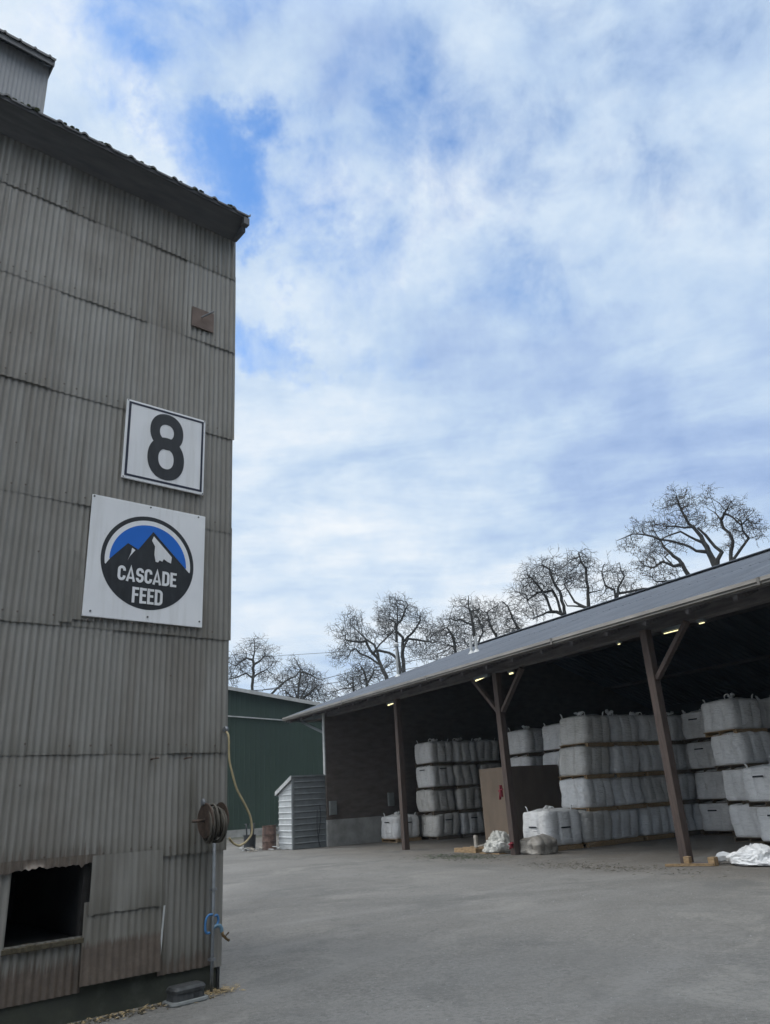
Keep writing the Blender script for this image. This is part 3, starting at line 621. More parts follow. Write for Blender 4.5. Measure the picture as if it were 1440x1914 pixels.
def ribbon(mb, pts, t, y0, y1):
    pts = [Vector((a, 0, c)) for a, c in pts]; L, Rr = [], []
    for i, q_ in enumerate(pts):
        d0 = (q_-pts[i-1]).normalized() if i else (pts[1]-q_).normalized(); d1 = (pts[i+1]-q_).normalized() if i < len(pts)-1 else d0
        n0 = Vector((-d0.z, 0, d0.x)); n1 = Vector((-d1.z, 0, d1.x)); nn = (n0+n1).normalized(); k = t/2/max(.5, nn.dot(n0))
        L.append(q_+nn*k); Rr.append(q_-nn*k)
    m_ = len(pts); b = mb.add([(q_.x, y1, q_.z) for q_ in L+Rr]+[(q_.x, y0, q_.z) for q_ in L+Rr], [])
    for i in range(m_-1):
        a, c, e, g_ = b+i, b+m_+i, b+2*m_+i, b+3*m_+i
        mb.f += [(a, a+1, c+1, c), (e, g_, g_+1, e+1), (a, e, e+1, a+1), (c, c+1, g_+1, g_)]
    mb.f += [(b, b+m_, b+3*m_, b+2*m_), (b+m_-1, b+3*m_-1, b+4*m_-1, b+2*m_-1)]
def arcp(cx, cz, rx, rz, a0, a1, n=7): return [(cx+rx*math.cos(math.radians(a0+(a1-a0)*i/n)), cz+rz*math.sin(math.radians(a0+(a1-a0)*i/n))) for i in range(n+1)]
def letter(mb, ch, x, z, w, h, t, y0, y1):
    a, b, c, d = x+t/2, x+w-t/2, z+t/2, z+h-t/2; r = (b-a)/2; mx = (a+b)/2; rz = r*1.05; mz = z+h*.5; e = .0004
    if ch == 'C': ribbon(mb, [(b, z+h*.66)]+arcp(mx, d-rz, r, rz, 0, 180)+arcp(mx, c+rz, r, rz, 180, 360)+[(b, z+h*.34)], t, y0, y1)
    elif ch == 'S': ribbon(mb, [(b, z+h*.70)]+arcp(mx, d-rz, r, rz, 0, 180)+arcp(mx, mz+rz*.75, r, rz*.75, 180, 250, 4)+arcp(mx, mz-rz*.75, r, rz*.75, 70, 0, 4)+arcp(mx, c+rz, r, rz, 0, -180)+[(a, z+h*.30)], t, y0, y1)
    elif ch == 'A':
        ribbon(mb, [(x+t*.42, z), (mx, z+h-t*.2), (x+w-t*.42, z)], t*.92, y0, y1); ribbon(mb, [(x+w*.27, z+h*.24), (x+w*.73, z+h*.24)], t*.75, y0-e, y1-e)
    elif ch == 'D':
        ribbon(mb, [(a, z), (a, z+h)], t, y0, y1); ribbon(mb, [(x+t*.8, d)]+arcp(b-r*1.05, d-r*1.05, r*1.05, r*1.05, 90, 0, 5)+arcp(b-r*1.05, c+r*1.05, r*1.05, r*1.05, 0, -90, 5)+[(x+t*.8, c)], t, y0-e, y1-e)
    else:
        ribbon(mb, [(a, z), (a, z+h)], t, y0, y1)
        for zz, ww in ((d, w), (mz+.004, w*.9), (c, w)):
            if ch == 'F' and zz == c: continue
            ribbon(mb, [(x+t*.8, zz), (x+ww, zz)], t*.9, y0-e, y1-e)
p = MB(); x = -1.396
for ch in 'CASCADE':
    wd = {'A': .107, 'E': .078}.get(ch, .092); letter(p, ch, x, 4.182, wd, .172, .031, FACE-.0066, FACE-.0078); x += wd + (.0085 if ch != 'C' else .006)
sx_ = .700/(x-.0085+1.396); p.v = [((q_[0]+1.396)*sx_-1.396, q_[1], q_[2]) for q_ in p.v]
x = -1.217
for ch in 'FEED':
    wd = .079 if ch in 'FE' else .094; letter(p, ch, x, 3.944, wd, .182, .031, FACE-.0066, FACE-.0078); x += wd + .010
local(p, *LC).build('lettering', M['sign_white'], lg)
for s, z in ((-1.72, 5.118), (-1.055, 5.115), (-.44, 5.113), (-1.66, 3.80), (-1.02, 3.80), (-.385, 3.81)):
    p = MB(); p.lathe([(.011, FACE-.005), (.011, FACE+.002)], 10, 'y', (s, 0, z)); local(p, *LC).build('screw', M['screw'], lg)

# ------------------------------------------------------------------ hose reel, hose, pipe, tap, bait box by the corner
rl = thing('hose_reel', 'rusty iron hose reel of dusty hose bolted to the mill corner', 'hose reel', MILL(-.285, -.29, 1.635), MILL_A)
rl.scale = (.78, .78, .78)
p = MB(); p.lathe([(.012, -.105), (.215, -.105), (.222, -.097), (.222, -.088), (.05, -.086)], 32, 'x'); p.build('flange', M['iron'], rl, smooth=False)
p = MB(); p.lathe([(.05, .128), (.222, .13), (.222, .139), (.215, .147), (.012, .147)], 32, 'x'); p.build('flange', M['iron'], rl)
p = MB(); p.lathe([(.10, -.085), (.10, .127)], 20, 'x'); p.build('drum', M['iron'], rl)
p = MB(); p.lathe([(.019, -.29), (.019, -.106)], 12, 'x'); p.build('axle', M['iron'], rl, smooth=True)
rr_ = random.Random(5)
for lay_, (rad, cnt) in enumerate(((.135, 6), (.175, 6), (.206, 5))):
    for i in range(cnt):
        x = -.068 + .17*i/(cnt-1) + rr_.uniform(-.006, .006); tl = rr_.uniform(-.05, .05); dz = rr_.uniform(-.075, .004)
        p = MB(); p.tube([(x+tl*math.cos(a), (rad+rr_.uniform(-.002, .002))*math.cos(a), rad*math.sin(a)+dz) for a in [2*PI*k/36 for k in range(36)]], .017, 7, closed=True)
        p.build('hose_coil', M['old_hose'], rl, smooth=True)
p = MB(); p.bar((.03, .0, .0), (.03, .32, .0), .04, .05); p.bar((.03, .30, -.2), (.03, .30, .2), .05, .02); p.build('bracket', M['iron'], rl)
p = MB(); p.lathe([(.0, -.02), (.04, -.015), (.05, .0), (.04, .015), (.0, .02)], 10, 'x', (-.11, .05, .235)); p.build('guide_roller', M['steel'], rl)

h = MB(); hp = [(-.015, -.06, 2.575), (.0, -.11, 2.50), (.008, -.115, 2.26), (.05, -.13, 2.08), (.10, -.13, 1.94), (.17, -.14, 1.82), (.22, -.14, 1.74), (.265, -.15, 1.64), (.285, -.15, 1.54), (.275, -.16, 1.46), (.23, -.16, 1.405), (.17, -.17, 1.37), (.11, -.18, 1.355), (.05, -.2, 1.372), (.0, -.22, 1.40), (-.05, -.25, 1.44)]
def smooth_path(pts, n=4):
    pts = [Vector(q_) for q_ in pts]; o = []
    for i in range(len(pts)-1):
        p0, p1, p2, p3 = pts[max(i-1, 0)], pts[i], pts[i+1], pts[min(i+2, len(pts)-1)]
        for k in range(n):
            t = k/n; o.append(.5*((2*p1)+(p2-p0)*t+(2*p0-5*p1+4*p2-p3)*t*t+(3*p1-p0-3*p2+p3)*t**3))
    return o+[pts[-1]]
hz_ = thing('hanging_hose', 'tan rubber hose hanging in a loop past the mill corner down to the reel', 'hose', MILL(0, -.1, 1.3), MILL_A)
h.tube([(a-0, b_+.1, c-1.3) for a, b_, c in [tuple(q_) for q_ in smooth_path(hp)]], .0125, 8); h.build('hose', M['hose'], hz_, smooth=True)
p = MB(); p.lathe([(.0, -.02), (.03, -.018), (.036, 0), (.03, .018), (0, .02)], 12, 'x', (-.012, .04, 1.29)); p.tube([(-.03, .15, 1.29), (-.012, .03, 1.285)], .012, 6); p.build('wall_knob', M['steel'], hz_)

pp = thing('water_pipe', 'thin grey standpipe running up the mill wall from the ground to the hose reel', 'pipe', MILL(-.135, -.085, 0), MILL_A)
p = MB(); p.tube([(0, 0, 0), (.0, 0, .75), (-.006, 0, 1.40)], .017, 10); p.build('pipe', M['pipe'], pp, smooth=True)
for z in (.30, .95):
    p = MB(); p.box(-.03, .03, -.02, .04, z-.012, z+.012); p.build('clip', M['steel'], pp)
tp = thing('hose_bib', 'brass tap with a faded blue elbow sticking out beside the standpipe', 'tap', MILL(-.085, -.085, .56), MILL_A)
p = MB(); p.tube(smooth_path([(-.048, 0, .02), (-.02, 0, .04), (.02, -.01, .04), (.045, -.01, .01), (.05, -.01, -.025)], 4), .019, 10); p.build('elbow', M['blue_grey'], tp, smooth=True)
p = MB(); p.tube([(.05, -.01, -.01), (.06, -.02, -.055), (.10, -.03, -.095), (.125, -.035, -.11)], [.017, .015, .013, .014], 10); p.build('spout', M['brass'], tp, smooth=True)
p = MB(); p.bar((.08, -.03, -.07), (.11, -.035, -.035), .014, .006); p.bar((.10, -.035, -.05), (.117, -.037, -.03), .03, .006); p.build('handle', M['iron'], tp)
bl = thing('pipe_bracket', 'bright blue C shaped bracket clamped round the standpipe', 'bracket', MILL(-.175, -.09, .62), MILL_A)
p = MB(); p.tube(smooth_path([(.03, 0, .095), (-.015, 0, .09), (-.045, -.0, .05), (-.05, 0, -.03), (-.03, 0, -.07), (.005, 0, -.072)], 4), .013, 8); p.build('clamp', M['blue'], bl, smooth=True)
p = MB(); p.tube(smooth_path([(.05, 0, .075), (.085, 0, .08), (.10, 0, .03), (.085, 0, -.01)], 4), .013, 8); p.build('clamp_end', M['blue'], bl, smooth=True)

bt = thing('bait_station', 'dusty black plastic rodent bait box on the ground against the mill plinth', 'bait box', MILL(-.47, -.19, 0), MILL_A + math.radians(3))
def rrect(hx, hy, r, n=6):
    o = []
    for cx, cy, a0 in ((hx-r, hy-r, 0), (-hx+r, hy-r, 90), (-hx+r, -hy+r, 180), (hx-r, -hy+r, 270)):
        for k in range(n+1): a = math.radians(a0+90*k/n); o.append((cx+r*math.cos(a), cy+r*math.sin(a)))
    return o
def loft(mb, rings):
    n = len(rings[0]); b = len(mb.v)
    for r_ in rings: mb.v += [tuple(q_) for q_ in r_]
    for j in range(len(rings)-1):
        for i in range(n): k = (i+1) % n; mb.f.append((b+j*n+i, b+j*n+k, b+(j+1)*n+k, b+(j+1)*n+i))
    mb.f.append(tuple(b+i for i in reversed(range(n)))); mb.f.append(tuple(b+(len(rings)-1)*n+i for i in range(n)))
R3 = lambda hx, hy, r, z, ox=0: [(x+ox, y, z) for x, y in rrect(hx, hy, r)]
p = MB(); loft(p, [R3(.205, .125, .07, .0), R3(.21, .13, .07, .012), R3(.205, .125, .07, .03), R3(.175, .10, .05, .036)]); p.build('base_tray', M['box_grey'], bt)
p = MB(); loft(p, [R3(.175, .10, .05, .03), R3(.165, .092, .05, .10)]); p.build('body', M['bait'], bt, smooth=False)
p = MB(); loft(p, [R3(.176, .102, .05, .098), R3(.178, .104, .05, .125), R3(.165, .09, .05, .148), R3(.12, .06, .04, .155)]); p.build('lid', M['bait'], bt)
p = MB(); p.box(.03, .09, -.1005, -.09, .042, .088); p.build('entry_hole', M['black'], bt)

# straw and leaf litter along the foot of the wall
def blades(mb, n, fn, lmin, lmax, w, rnd):
    for i in range(n):
        x, y = fn(rnd); a = rnd.uniform(0, PI*2); l = rnd.uniform(lmin, lmax)/2; zc = rnd.uniform(.004, .022); tl = rnd.uniform(-.25, .5)*l
        d = Vector((math.cos(a)*l, math.sin(a)*l, tl*.6)); s = Vector((-math.sin(a), math.cos(a), .3))*w*rnd.uniform(.5, 1.2); c = Vector((x, y, zc+abs(tl)*.4))
        mb.add([c-d-s, c+d*.2-s*1.1, c+d, c-d*.1+s], [(0,1,2,3)])
rs_ = random.Random(21)
def near_wall(r):
    s = -3.2 + 3.0*r.random(); y = -.06-abs(r.gauss(0, .10)); return s, y
def corner_clump(r): return -.06+r.gauss(0, .10), -.10+r.gauss(0, .09)
p = MB(); blades(p, 420, near_wall, .02, .07, .006, rs_); blades(p, 420, corner_clump, .02, .10, .004, rs_)
o = p.build('straw', M['straw'], fixn=False); o.location = MILL_O; o.rotation_euler.z = MILL_A; tag(o, 'dry straw scattered along the foot of the mill wall', 'straw', kind='stuff')
p = MB(); blades(p, 520, near_wall, .015, .05, .010, rs_)
for i in range(160):
    s, y = near_wall(rs_); r = rs_.uniform(.006, .02); p.lathe([(r*.7, 0), (r, r*.5), (r*.4, r)], 5, 'z', (s, y, 0))
o = p.build('leaf_litter', M['litter'], fixn=False); o.location = MILL_O; o.rotation_euler.z = MILL_A; tag(o, 'dark leaf litter and crumbs of dirt at the foot of the mill wall', 'litter', kind='stuff')
# ================================================================== THE OPEN SHED (right)
shed = thing('storage_shed', 'long open fronted timber shed with a grey ribbed roof sheltering stacked white bulk bags', 'shed', SHED_O, SHED_A)
UL, UR, VB, RIDGE = -14.3, 19.0, 20.5, 10.0
EZ, RZ = 5.46, 9.17                                 # eave and ridge heights
SL = (RZ-EZ)/(RIDGE+1.0)
roof_z = lambda v: EZ + SL*(v+1.0) if v < RIDGE else RZ - SL*(v-RIDGE)
r = MB(); ribbed(r, UL, UR, -1.06, EZ-.02, 4.6, roof_z(4.6)-.012, .30, .036, .04, .02, 3); ribbed(r, UL, UR, 4.45, roof_z(4.45)+.004, RIDGE, RZ, .30, .036, .04, .02, 3); ribbed(r, UL, UR, VB+1, roof_z(VB+1), RIDGE, RZ, .30, .036, .04, .02, 3)
r.box(UL, UR, RIDGE-.25, RIDGE+.25, RZ+.03, RZ+.06)
r.build('roof', M['shed_roof'], shed)
# gutter: an open box section with joints
gm = MB()
for u0, u1 in ((UL, -8.3), (-8.3, -2.2), (-2.2, 3.9), (3.9, 10.0), (10.0, UR)):
    prof = [(-1.18, 5.44), (-1.20, 5.36), (-1.17, 5.335), (-1.175, 5.30), (-1.05, 5.285), (-1.03, 5.40), (-1.045, 5.40), (-1.06, 5.30), (-1.155, 5.315), (-1.16, 5.345), (-1.185, 5.37), (-1.165, 5.44)]
    n = len(prof); b = gm.add([(u0+.004, y, z) for y, z in prof]+[(u1-.004, y, z) for y, z in prof], [])
    for i in range(n): j = (i+1) % n; gm.f.append((b+i, b+j, b+n+j, b+n+i))
    gm.f.append(tuple(b+i for i in range(n))); gm.f.append(tuple(b+n+i for i in reversed(range(n))))
    gm.box(u1-.03, u1+.03, -1.204, -1.04, 5.281, 5.443)
gm.build('gutter', M['gutter'], shed)
fb = MB(); fb.box(UL+.02, UR, -1.02, -.975, 5.27, 5.40); fb.build('fascia_board', M['timber_dark'], shed)
# posts with knee braces
def post(u, v, base, braces, name='post'):
    p = MB(); p.box(u-.103, u+.103, v-.103, v+.103, base, 5.20)
    o = p.build(name, M['wood'], shed, bevel=.012)
    for sgn in braces:
        q_ = MB(); q_.bar((u+sgn*.10, v+.02, 4.02), (u+sgn*1.22, v+.02, 5.16), .10, .15, (0, 1, 0)); q_.build('knee_brace', M['wood'], o, bevel=.008)
    return o
post(-5.98, -.05, 0, ()); post(0, 0, 0, (-1, 1)); post(6.30, -.35, 0, (1,)); post(12.3, -.2, 0, (-1, 1))
hb = MB(); hb.box(UL+.3, UR, -.16, .16, 5.205, 5.52); hb.build('header_beam', M['timber_dark'], shed)
rafter0 = None
for i in range(27):
    u_ = -13.9 + 1.22*i
    if rafter0 is None:
        p = MB(); 
        p.add([(x, v, z) for x in (-.05, .05) for v, z in ((-.97, EZ-.30), (RIDGE, RZ-.33), (RIDGE, RZ-.06), (-.97, EZ-.045))], [(0,1,2,3),(7,6,5,4),(0,4,5,1),(1,5,6,2),(2,6,7,3),(3,7,4,0)])
        rafter0 = p.build('rafter', M['timber_dark'], shed); rafter0.location = (u_, 0, 0)
    else:
        c = rafter0.copy(); COL.objects.link(c); c.location = (u_, 0, 0)
for v in (2.5, 5.5, 8.5, 13, 17):
    p = MB(); z = roof_z(v); p.box(UL+.1, UR, v-.05, v+.05, z-.20, z-.055) if v < RIDGE else p.box(UL+.1, UR, v-.05, v+.05, z-.20, z-.06); p.build('purlin', M['timber_dark'], shed)
# end wall, its concrete base, back wall and far walls
EW = -11.7
def gable_wall(u0, u1, vs, z0):
    p = MB(); pts = [(vs, z0), (VB, z0), (VB, roof_z(VB)-.004), (RIDGE, RZ-.004), (vs, roof_z(vs)-.03)]
    b = p.add([(u0, v, z) for v, z in pts]+[(u1, v, z) for v, z in pts], []); n = len(pts)
    p.f += [tuple(b+i for i in range(n)), tuple(b+n+i for i in reversed(range(n)))]
    for i in range(n): j = (i+1) % n; p.f.append((b+i, b+n+i, b+n+j, b+j))
    return p
gable_wall(EW-.14, EW-.02, -.28, 1.02).build('end_wall', M['end_wall'], shed)
p = MB(); p.box(EW-.16, EW, -.30, VB, 0, 1.02); p.build('concrete_base', M['concrete'], shed, bevel=.01)
gable_wall(UR-.2, UR-.1, -.9, 0).build('end_wall', M['lining'], shed)
p = MB(); p.box(EW, UR-.1, VB-.1, VB, 0, roof_z(VB)+.01); p.build('back_wall', M['lining'], shed)
# corner flashing and the frame carrying the eave past the end wall
p = MB(); p.box(EW-.18, EW-.02, -.335, -.285, 2.79, 5.50); p.build('corner_flashing', M['trim'], shed)
p = MB(); p.bar((EW-.2, -.30, 5.24), (UL+.05, -.30, 5.36), .06, .14); p.bar((EW-.2, -.30, 4.56), (UL+.12, -.30, 5.26), .06, .10); p.bar((UL+.08, -.97, 5.30), (UL+.08, 2.5, 5.30), .07, .12); p.build('eave_bracket', M['grey_metal'], shed)
p = MB(); p.box(EW-.62, EW-.2, -.30, -.05, 5.33, 5.52); p.build('blocking', M['scrap'], shed)
p = MB(); p.add([(UL, v, z) for v, z in ((-1.06, EZ-.05), (RIDGE, RZ-.03), (RIDGE, RZ-.22), (-1.06, EZ-.22))]+[(UL+.03, v, z) for v, z in ((-1.06, EZ-.05), (RIDGE, RZ-.03), (RIDGE, RZ-.22), (-1.06, EZ-.22))], [(0,1,2,3),(7,6,5,4),(0,4,5,1),(1,5,6,2),(2,6,7,3),(3,7,4,0)]); p.build('barge_board', M['grey_metal'], shed)
# vent pipes on the roof
for u_, v, h_, cap in ((-12.2, 3.9, 1.42, 1), (-6.40, 4.0, .72, 0), (-6.04, 4.0, .66, 0)):
    z = roof_z(v); p = MB(); p.tube([(u_, v, z-.05), (u_, v, z+h_)], .055 if cap else .06, 10)
    p.lathe([(.16, z-.02), (.10, z+.06), (.06, z+.12)], 12, 'z', (u_, v, 0))
    if cap: p.lathe([(.06, z+h_), (.13, z+h_+.03), (.13, z+h_+.14), (.05, z+h_+.22)], 12, 'z', (u_, v, 0)); p.bar((u_-.28, v, z+h_-.12), (u_-.05, v, z+h_-.10), .05, .05)
    p.build('vent_pipe', M['trim'], shed)
# grey boxes on the end wall
for v0, v1, z0, z1, lb in ((-.20, .12, 1.20, 1.75, 'grey electrical box at the outer edge of the dark end wall above its concrete base'), (2.66, 2.95, 1.40, 1.95, 'grey electrical box deeper in on the dark end wall near the left post')):
    t_ = thing('electrical_box', lb, 'electrical box', SHED(EW-.02, (v0+v1)/2, z0), SHED_A, 'boxes on the end wall')
    hw = (v1-v0)/2; p = MB(); p.box(0, .12, -hw, hw, 0, z1-z0); p.build('box', M['box_grey'], t_, bevel=.01)
    p = MB(); p.box(.121, .13, -hw+.02, hw-.02, .02, z1-z0-.02); p.build('door', M['box_grey'], t_, bevel=.004)
# lit fluorescent fittings under the eave
for u_, v, z, L_, tilt, lb in ((-6.62, .12, 5.115, .62, 0.04, 'lit fluorescent strip light by the leftmost post of the shed'), (-.45, .02-.25, 5.10, .66, .07, 'lit fluorescent strip light left of the top of the middle post'), (.48, .2, 5.14, .16, 0, 'short lit lamp right of the top of the middle post'),
        (6.85, .05, 5.12, .66, 0, 'long thin lit strip light between the right post and its brace'), (7.62, .05, 5.14, .14, 0, 'short lit lamp right of the right post brace top'), (5.02, .1, 5.16, .07, 0, 'tiny lit lamp under the eave left of the right post')):
    t_ = thing('strip_light', lb, 'strip light', SHED(u_, v, z), SHED_A)
    p = MB(); p.box(-L_/2-.03, L_/2+.03, -.06, .06, 0, .085); p.build('housing', M['grey_metal'], t_)
    p = MB(); p.tube([(-L_/2, 0, -.028), (L_/2, 0, -.028+tilt)], .022 if u_ < 4 else .011, 8); p.build('tube', M['lamp'], t_)

# ================================================================== BULK BAGS ON PALLETS
def bag_mesh(seed, h=.855, w=1.25, slack=0.0):
    n, rows_ = 96, 20; m = MB(); o3 = seed*17.3
    def ring(t, k):
        prof = 1 - .045*(1-min(1, t/.10))**2 - .055*max(0, (t-.88)/.12)**2.2 + .012*math.sin(PI*t)
        for i in range(n):
            a = 2*PI*i/n; c, s = math.cos(a), math.sin(a); p_ = 7.0
            rad = (abs(c)**p_+abs(s)**p_)**(-1/p_); x, y = rad*c, rad*s
            q_ = y if abs(x) > abs(y) else x; 
            cre = sum(math.exp(-((q_-e_)/.05)**2) for e_ in (-.36, .36)); lob = .5+.5*math.cos(2*PI*q_/.72)
            push = .038*lob*math.sin(PI*min(1, max(0, t)))**.5 - .085*cre*math.sin(PI*min(1, max(0, t)))**.4
            wr = .034*noise.noise((x*2.2+o3, y*2.2, t*2.5)) + .017*noise.noise((x*3+o3, y*3+4, t*15)) + .006*noise.noise((x*9+o3, y*9, t*26))
            sc = (w/2)*(prof+push+wr+slack*max(0, .5-t)*.12); lean = .08*noise.noise((o3, 1.5, t*1.5))
            zz = h*t + (.02*noise.noise((x*2+o3, y*2, 9.1)) if t > .8 else 0)
            m.v.append((x*sc+lean, y*sc, zz))
    for k in range(rows_+1): ring(k/rows_, k)
    for k in range(rows_):
        for i in range(n): j = (i+1) % n; m.f.append((k*n+i, k*n+j, (k+1)*n+j, (k+1)*n+i))
    top = list(range(rows_*n, rows_*n+n)); cx = len(m.v)
    prev = rows_*n
    for fr, dz in ((.75, .03), (.45, .06), (.2, .07)):
        b = len(m.v)
        for i in range(n):
            x, y, z = m.v[rows_*n+i]; m.v.append((x*fr, y*fr, z+dz+.03*noise.noise((x*5*fr+o3, y*5*fr, 2))))
        for i in range(n): j = (i+1) % n; m.f.append((prev+i, prev+j, b+j, b+i))
        prev = b
    m.f.append(tuple(prev+i for i in range(n))); m.f.append(tuple(reversed(range(n))))
    return m
def crumple(seed, rx, ry, rz, sub=4, amp=.35, flat=True, pw=1.0):
    bm = bmesh.new(); bmesh.ops.create_icosphere(bm, subdivisions=sub, radius=1.0); o = seed*9.7
    for v in bm.verts:
        d = v.co.copy(); k = 1
        k += amp*.55*noise.noise(d*1.6+Vector((o, 0, 0)))
        k += amp*.28*(.5-abs(noise.noise(d*2.4+Vector((0, o, 0)))))*1.2 + amp*.16*(.4-abs(noise.noise(d*5+Vector((0, 0, o))))) + amp*.10*(.4-abs(noise.noise(d*11+Vector((o, 0, o)))))
        w_ = Vector((noise.noise(d*1.3+Vector((o, 3, 0))), noise.noise(d*1.3+Vector((3, o, 0))), 0))*.6
        for a_, f_, g_ in ((.7, 6.0, .16), (2.2, 8.0, .12), (3.6, 11.0, .08)):
            e_ = (d.x+w_.x)*math.cos(a_)+(d.y+w_.y)*math.sin(a_); h_ = -(d.x+w_.x)*math.sin(a_)+(d.y+w_.y)*math.cos(a_)
            k += amp*g_*2.2*(.35-abs(noise.noise(Vector((e_*f_*.5, h_*1.1, d.z*2+o)))))
        v.co = Vector((d.x*rx*k, d.y*ry*k, d.z*rz*k))
    if flat:
        for v in bm.verts:
            if v.co.z < -.0: v.co.z *= .12
        mz = min(v.co.z for v in bm.verts)
        for v in bm.verts: v.co.z -= mz
    m = MB(); bm.verts.index_update(); m.add([v.co for v in bm.verts], [[l.index for l in f.verts] for f in bm.faces]); bm.free(); return m
def spout_mb(seed):
    m = MB(); r_ = random.Random(seed)
    for k in range(6):
        a = r_.uniform(0, 6.28); l = r_.uniform(.14, .26); tip = Vector((math.cos(a)*l*.8, math.sin(a)*l*.8, l*r_.uniform(.5, 1.0)))
        m.tube([(0, 0, -.05), tip*.35+Vector((0, 0, .06)), tip*.75+Vector((0, 0, .05)), tip], [.06, .045, .07, .03], 6)
    return m
def loops_mb():
    out = []
    for sx, sy in ((1,1),(1,-1),(-1,-1),(-1,1)):
        m = MB(); pts = smooth_path([(sx*.50, sy*.42, .80), (sx*.53, sy*.44, .93), (sx*.50, sy*.50, .97), (sx*.42, sy*.52, .92), (sx*.42, sy*.50, .80)], 3)
        m.tube(pts, .016, 5); out.append(m)
    return out
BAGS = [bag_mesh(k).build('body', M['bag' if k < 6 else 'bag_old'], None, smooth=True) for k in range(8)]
SPOUT = [spout_mb(k).build('spout', M['bag'], None, smooth=False) for k in range(4)]
LOOPS = [m.build('lifting_loop', M['bag'], None, smooth=True) for m in loops_mb()]
p = MB(); b = p.add([(-.17+.34*i/6, -.655+.012*math.sin(PI*i/6)-.004, z) for z in (.0, .042) for i in range(7)], [])
for i in range(6): p.f.append((i, i+1, i+8, i+7))
p.box(-.165, .165, -.652, -.63, .004, .038); SLOT = p.build('pouch_slot', M['slot'], None)
PR = [o for o in BAGS+SPOUT+LOOPS+[SLOT]]
for o in PR: COL.objects.unlink(o)
def put(src, parent, loc=(0,0,0), rz=0.0, sc=None):
    c = src.copy(); COL.objects.link(c); c.parent = parent; c.location = loc; c.rotation_euler = (0, 0, rz)
    if sc: c.scale = sc
    return c
pm = MB()
for k in range(7): pm.box(-.60, .60, -.58+.19*k-.065+.01, -.58+.19*k+.065+.01, .112, .132)
for x in (-.56, 0, .56): pm.box(x-.022, x+.022, -.60, .60, .022, .111)
for y in (-.535, 0, .535): pm.box(-.60, .60, y-.05, y+.05, 0, .021)
pm.box(.602, .662, -.60, .60, .006, .120)
PAL = pm.build('pallet', M['pallet'], None); COL.objects.unlink(PAL)
PALD = PAL.copy(); PALD.data = PAL.data.copy(); PALD.data.materials.clear(); PALD.data.materials.append(simple('shaded_pallet_wood', (.12, .092, .062), .9, 0, .4, 4, .3))  # darker pallet copy: the shade between tiers is put into its colour
rb = random.Random(31); TH = .966
def put_pallet(u, v, z, a, label, group, dark):
    c = (PALD if dark else PAL).copy(); COL.objects.link(c); c.location = SHED(u, v, z); c.rotation_euler = (0, 0, a)
    tag(c, label, 'pallet', group); return c
def put_bag(u, v, z, a, label, group, kind, top, slot, hs=1.0):
    t_ = thing('bulk_bag', label, 'bulk bag', SHED(u, v, z), a, group); t_.rotation_euler = (rb.uniform(-.012, .012), rb.uniform(-.012, .012), a)
    k = rb.randrange(6) if rb.random() < .8 else 6+rb.randrange(2)
    put(BAGS[k], t_, rz=PI/2*rb.randrange(4), sc=(rb.uniform(.97, 1.02)*(1+.5*(hs-1)), rb.uniform(.97, 1.02)*(1+.5*(hs-1)), hs*rb.uniform(.985, 1.004)))
    if top:
        put(SPOUT[rb.randrange(4)], t_, (rb.uniform(-.15, .15), rb.uniform(-.15, .15), .89*hs), rb.uniform(0, 6), (rb.uniform(.6, 1.0), rb.uniform(.6, 1.0), rb.uniform(.45, .9)))
        for l in LOOPS: put(l, t_, (0, 0, -(1-hs)*.83+.005), rb.uniform(-.03, .03), (1, 1, rb.uniform(.98, 1.03)))
    for face, zz in slot:
        put(SLOT, t_, (0, 0, zz), {'front': 0, 'side': PI/2}[face], (1, 1.022+.5*(hs-1), 1))
    return t_
ORD = ['bottom', 'second', 'third', 'top']
def stack(u, v, tiers, where, rowname, rot=0.0, lab=None, shift=None, jit=.05, slots=None, dark=True, kind='bag', first_pallet=True, hs=1.0):
    for k in range(tiers):
        a = SHED_A + math.radians(rot) + rb.uniform(-.035, .035); du, dv = (shift[k] if shift else (0, 0)); a += rb.uniform(-.03, .03); du += rb.uniform(-jit, jit); dv += rb.uniform(-jit, jit)
        z = k*TH; nm = ORD[k] if tiers == 4 else (('lower', 'upper')[k] if tiers == 2 else 'only')
        tier = {'only': 'single', 'lower': 'lower', 'upper': 'upper'}.get(nm, nm+' tier')
        put_pallet(u+du, v+dv, z, a, 'pallet under the %s bag %s' % (tier, where), 'pallets under bulk bags', dark if isinstance(dark, bool) else dark[k])
        sl = (slots or {}).get(k, [])
        put_bag(u+du, v+dv, z+.1325, a, lab or 'white bulk bag, %s, %s' % (tier, where), rowname, kind, k == tiers-1, sl, hs)
S = [('side', .60)]; F_ = [('front', .60)]
G1 = 'white bulk bags stacked in the middle bay'
# middle row, running back from beside the middle post
stack(-.31, 1.72, 1, 'at the front of the middle row', G1, lab='white bulk bag with dark slots standing low at the front of the middle row', hs=1.12, dark=False, slots={0: [('front', .50), ('side', .46)]})
for c, nm in enumerate(('front', 'second', 'third', 'fourth', 'fifth')):
    v = 3.06+1.34*c
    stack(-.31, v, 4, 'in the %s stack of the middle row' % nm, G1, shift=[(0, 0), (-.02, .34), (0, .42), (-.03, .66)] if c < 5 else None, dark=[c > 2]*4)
stack(-2.66, 5.02, 4, 'in the half hidden stack right of the plywood box', G1)
stack(-4.72, 5.05, 4, 'in the stack rising behind the plywood box', G1, slots={3: S})
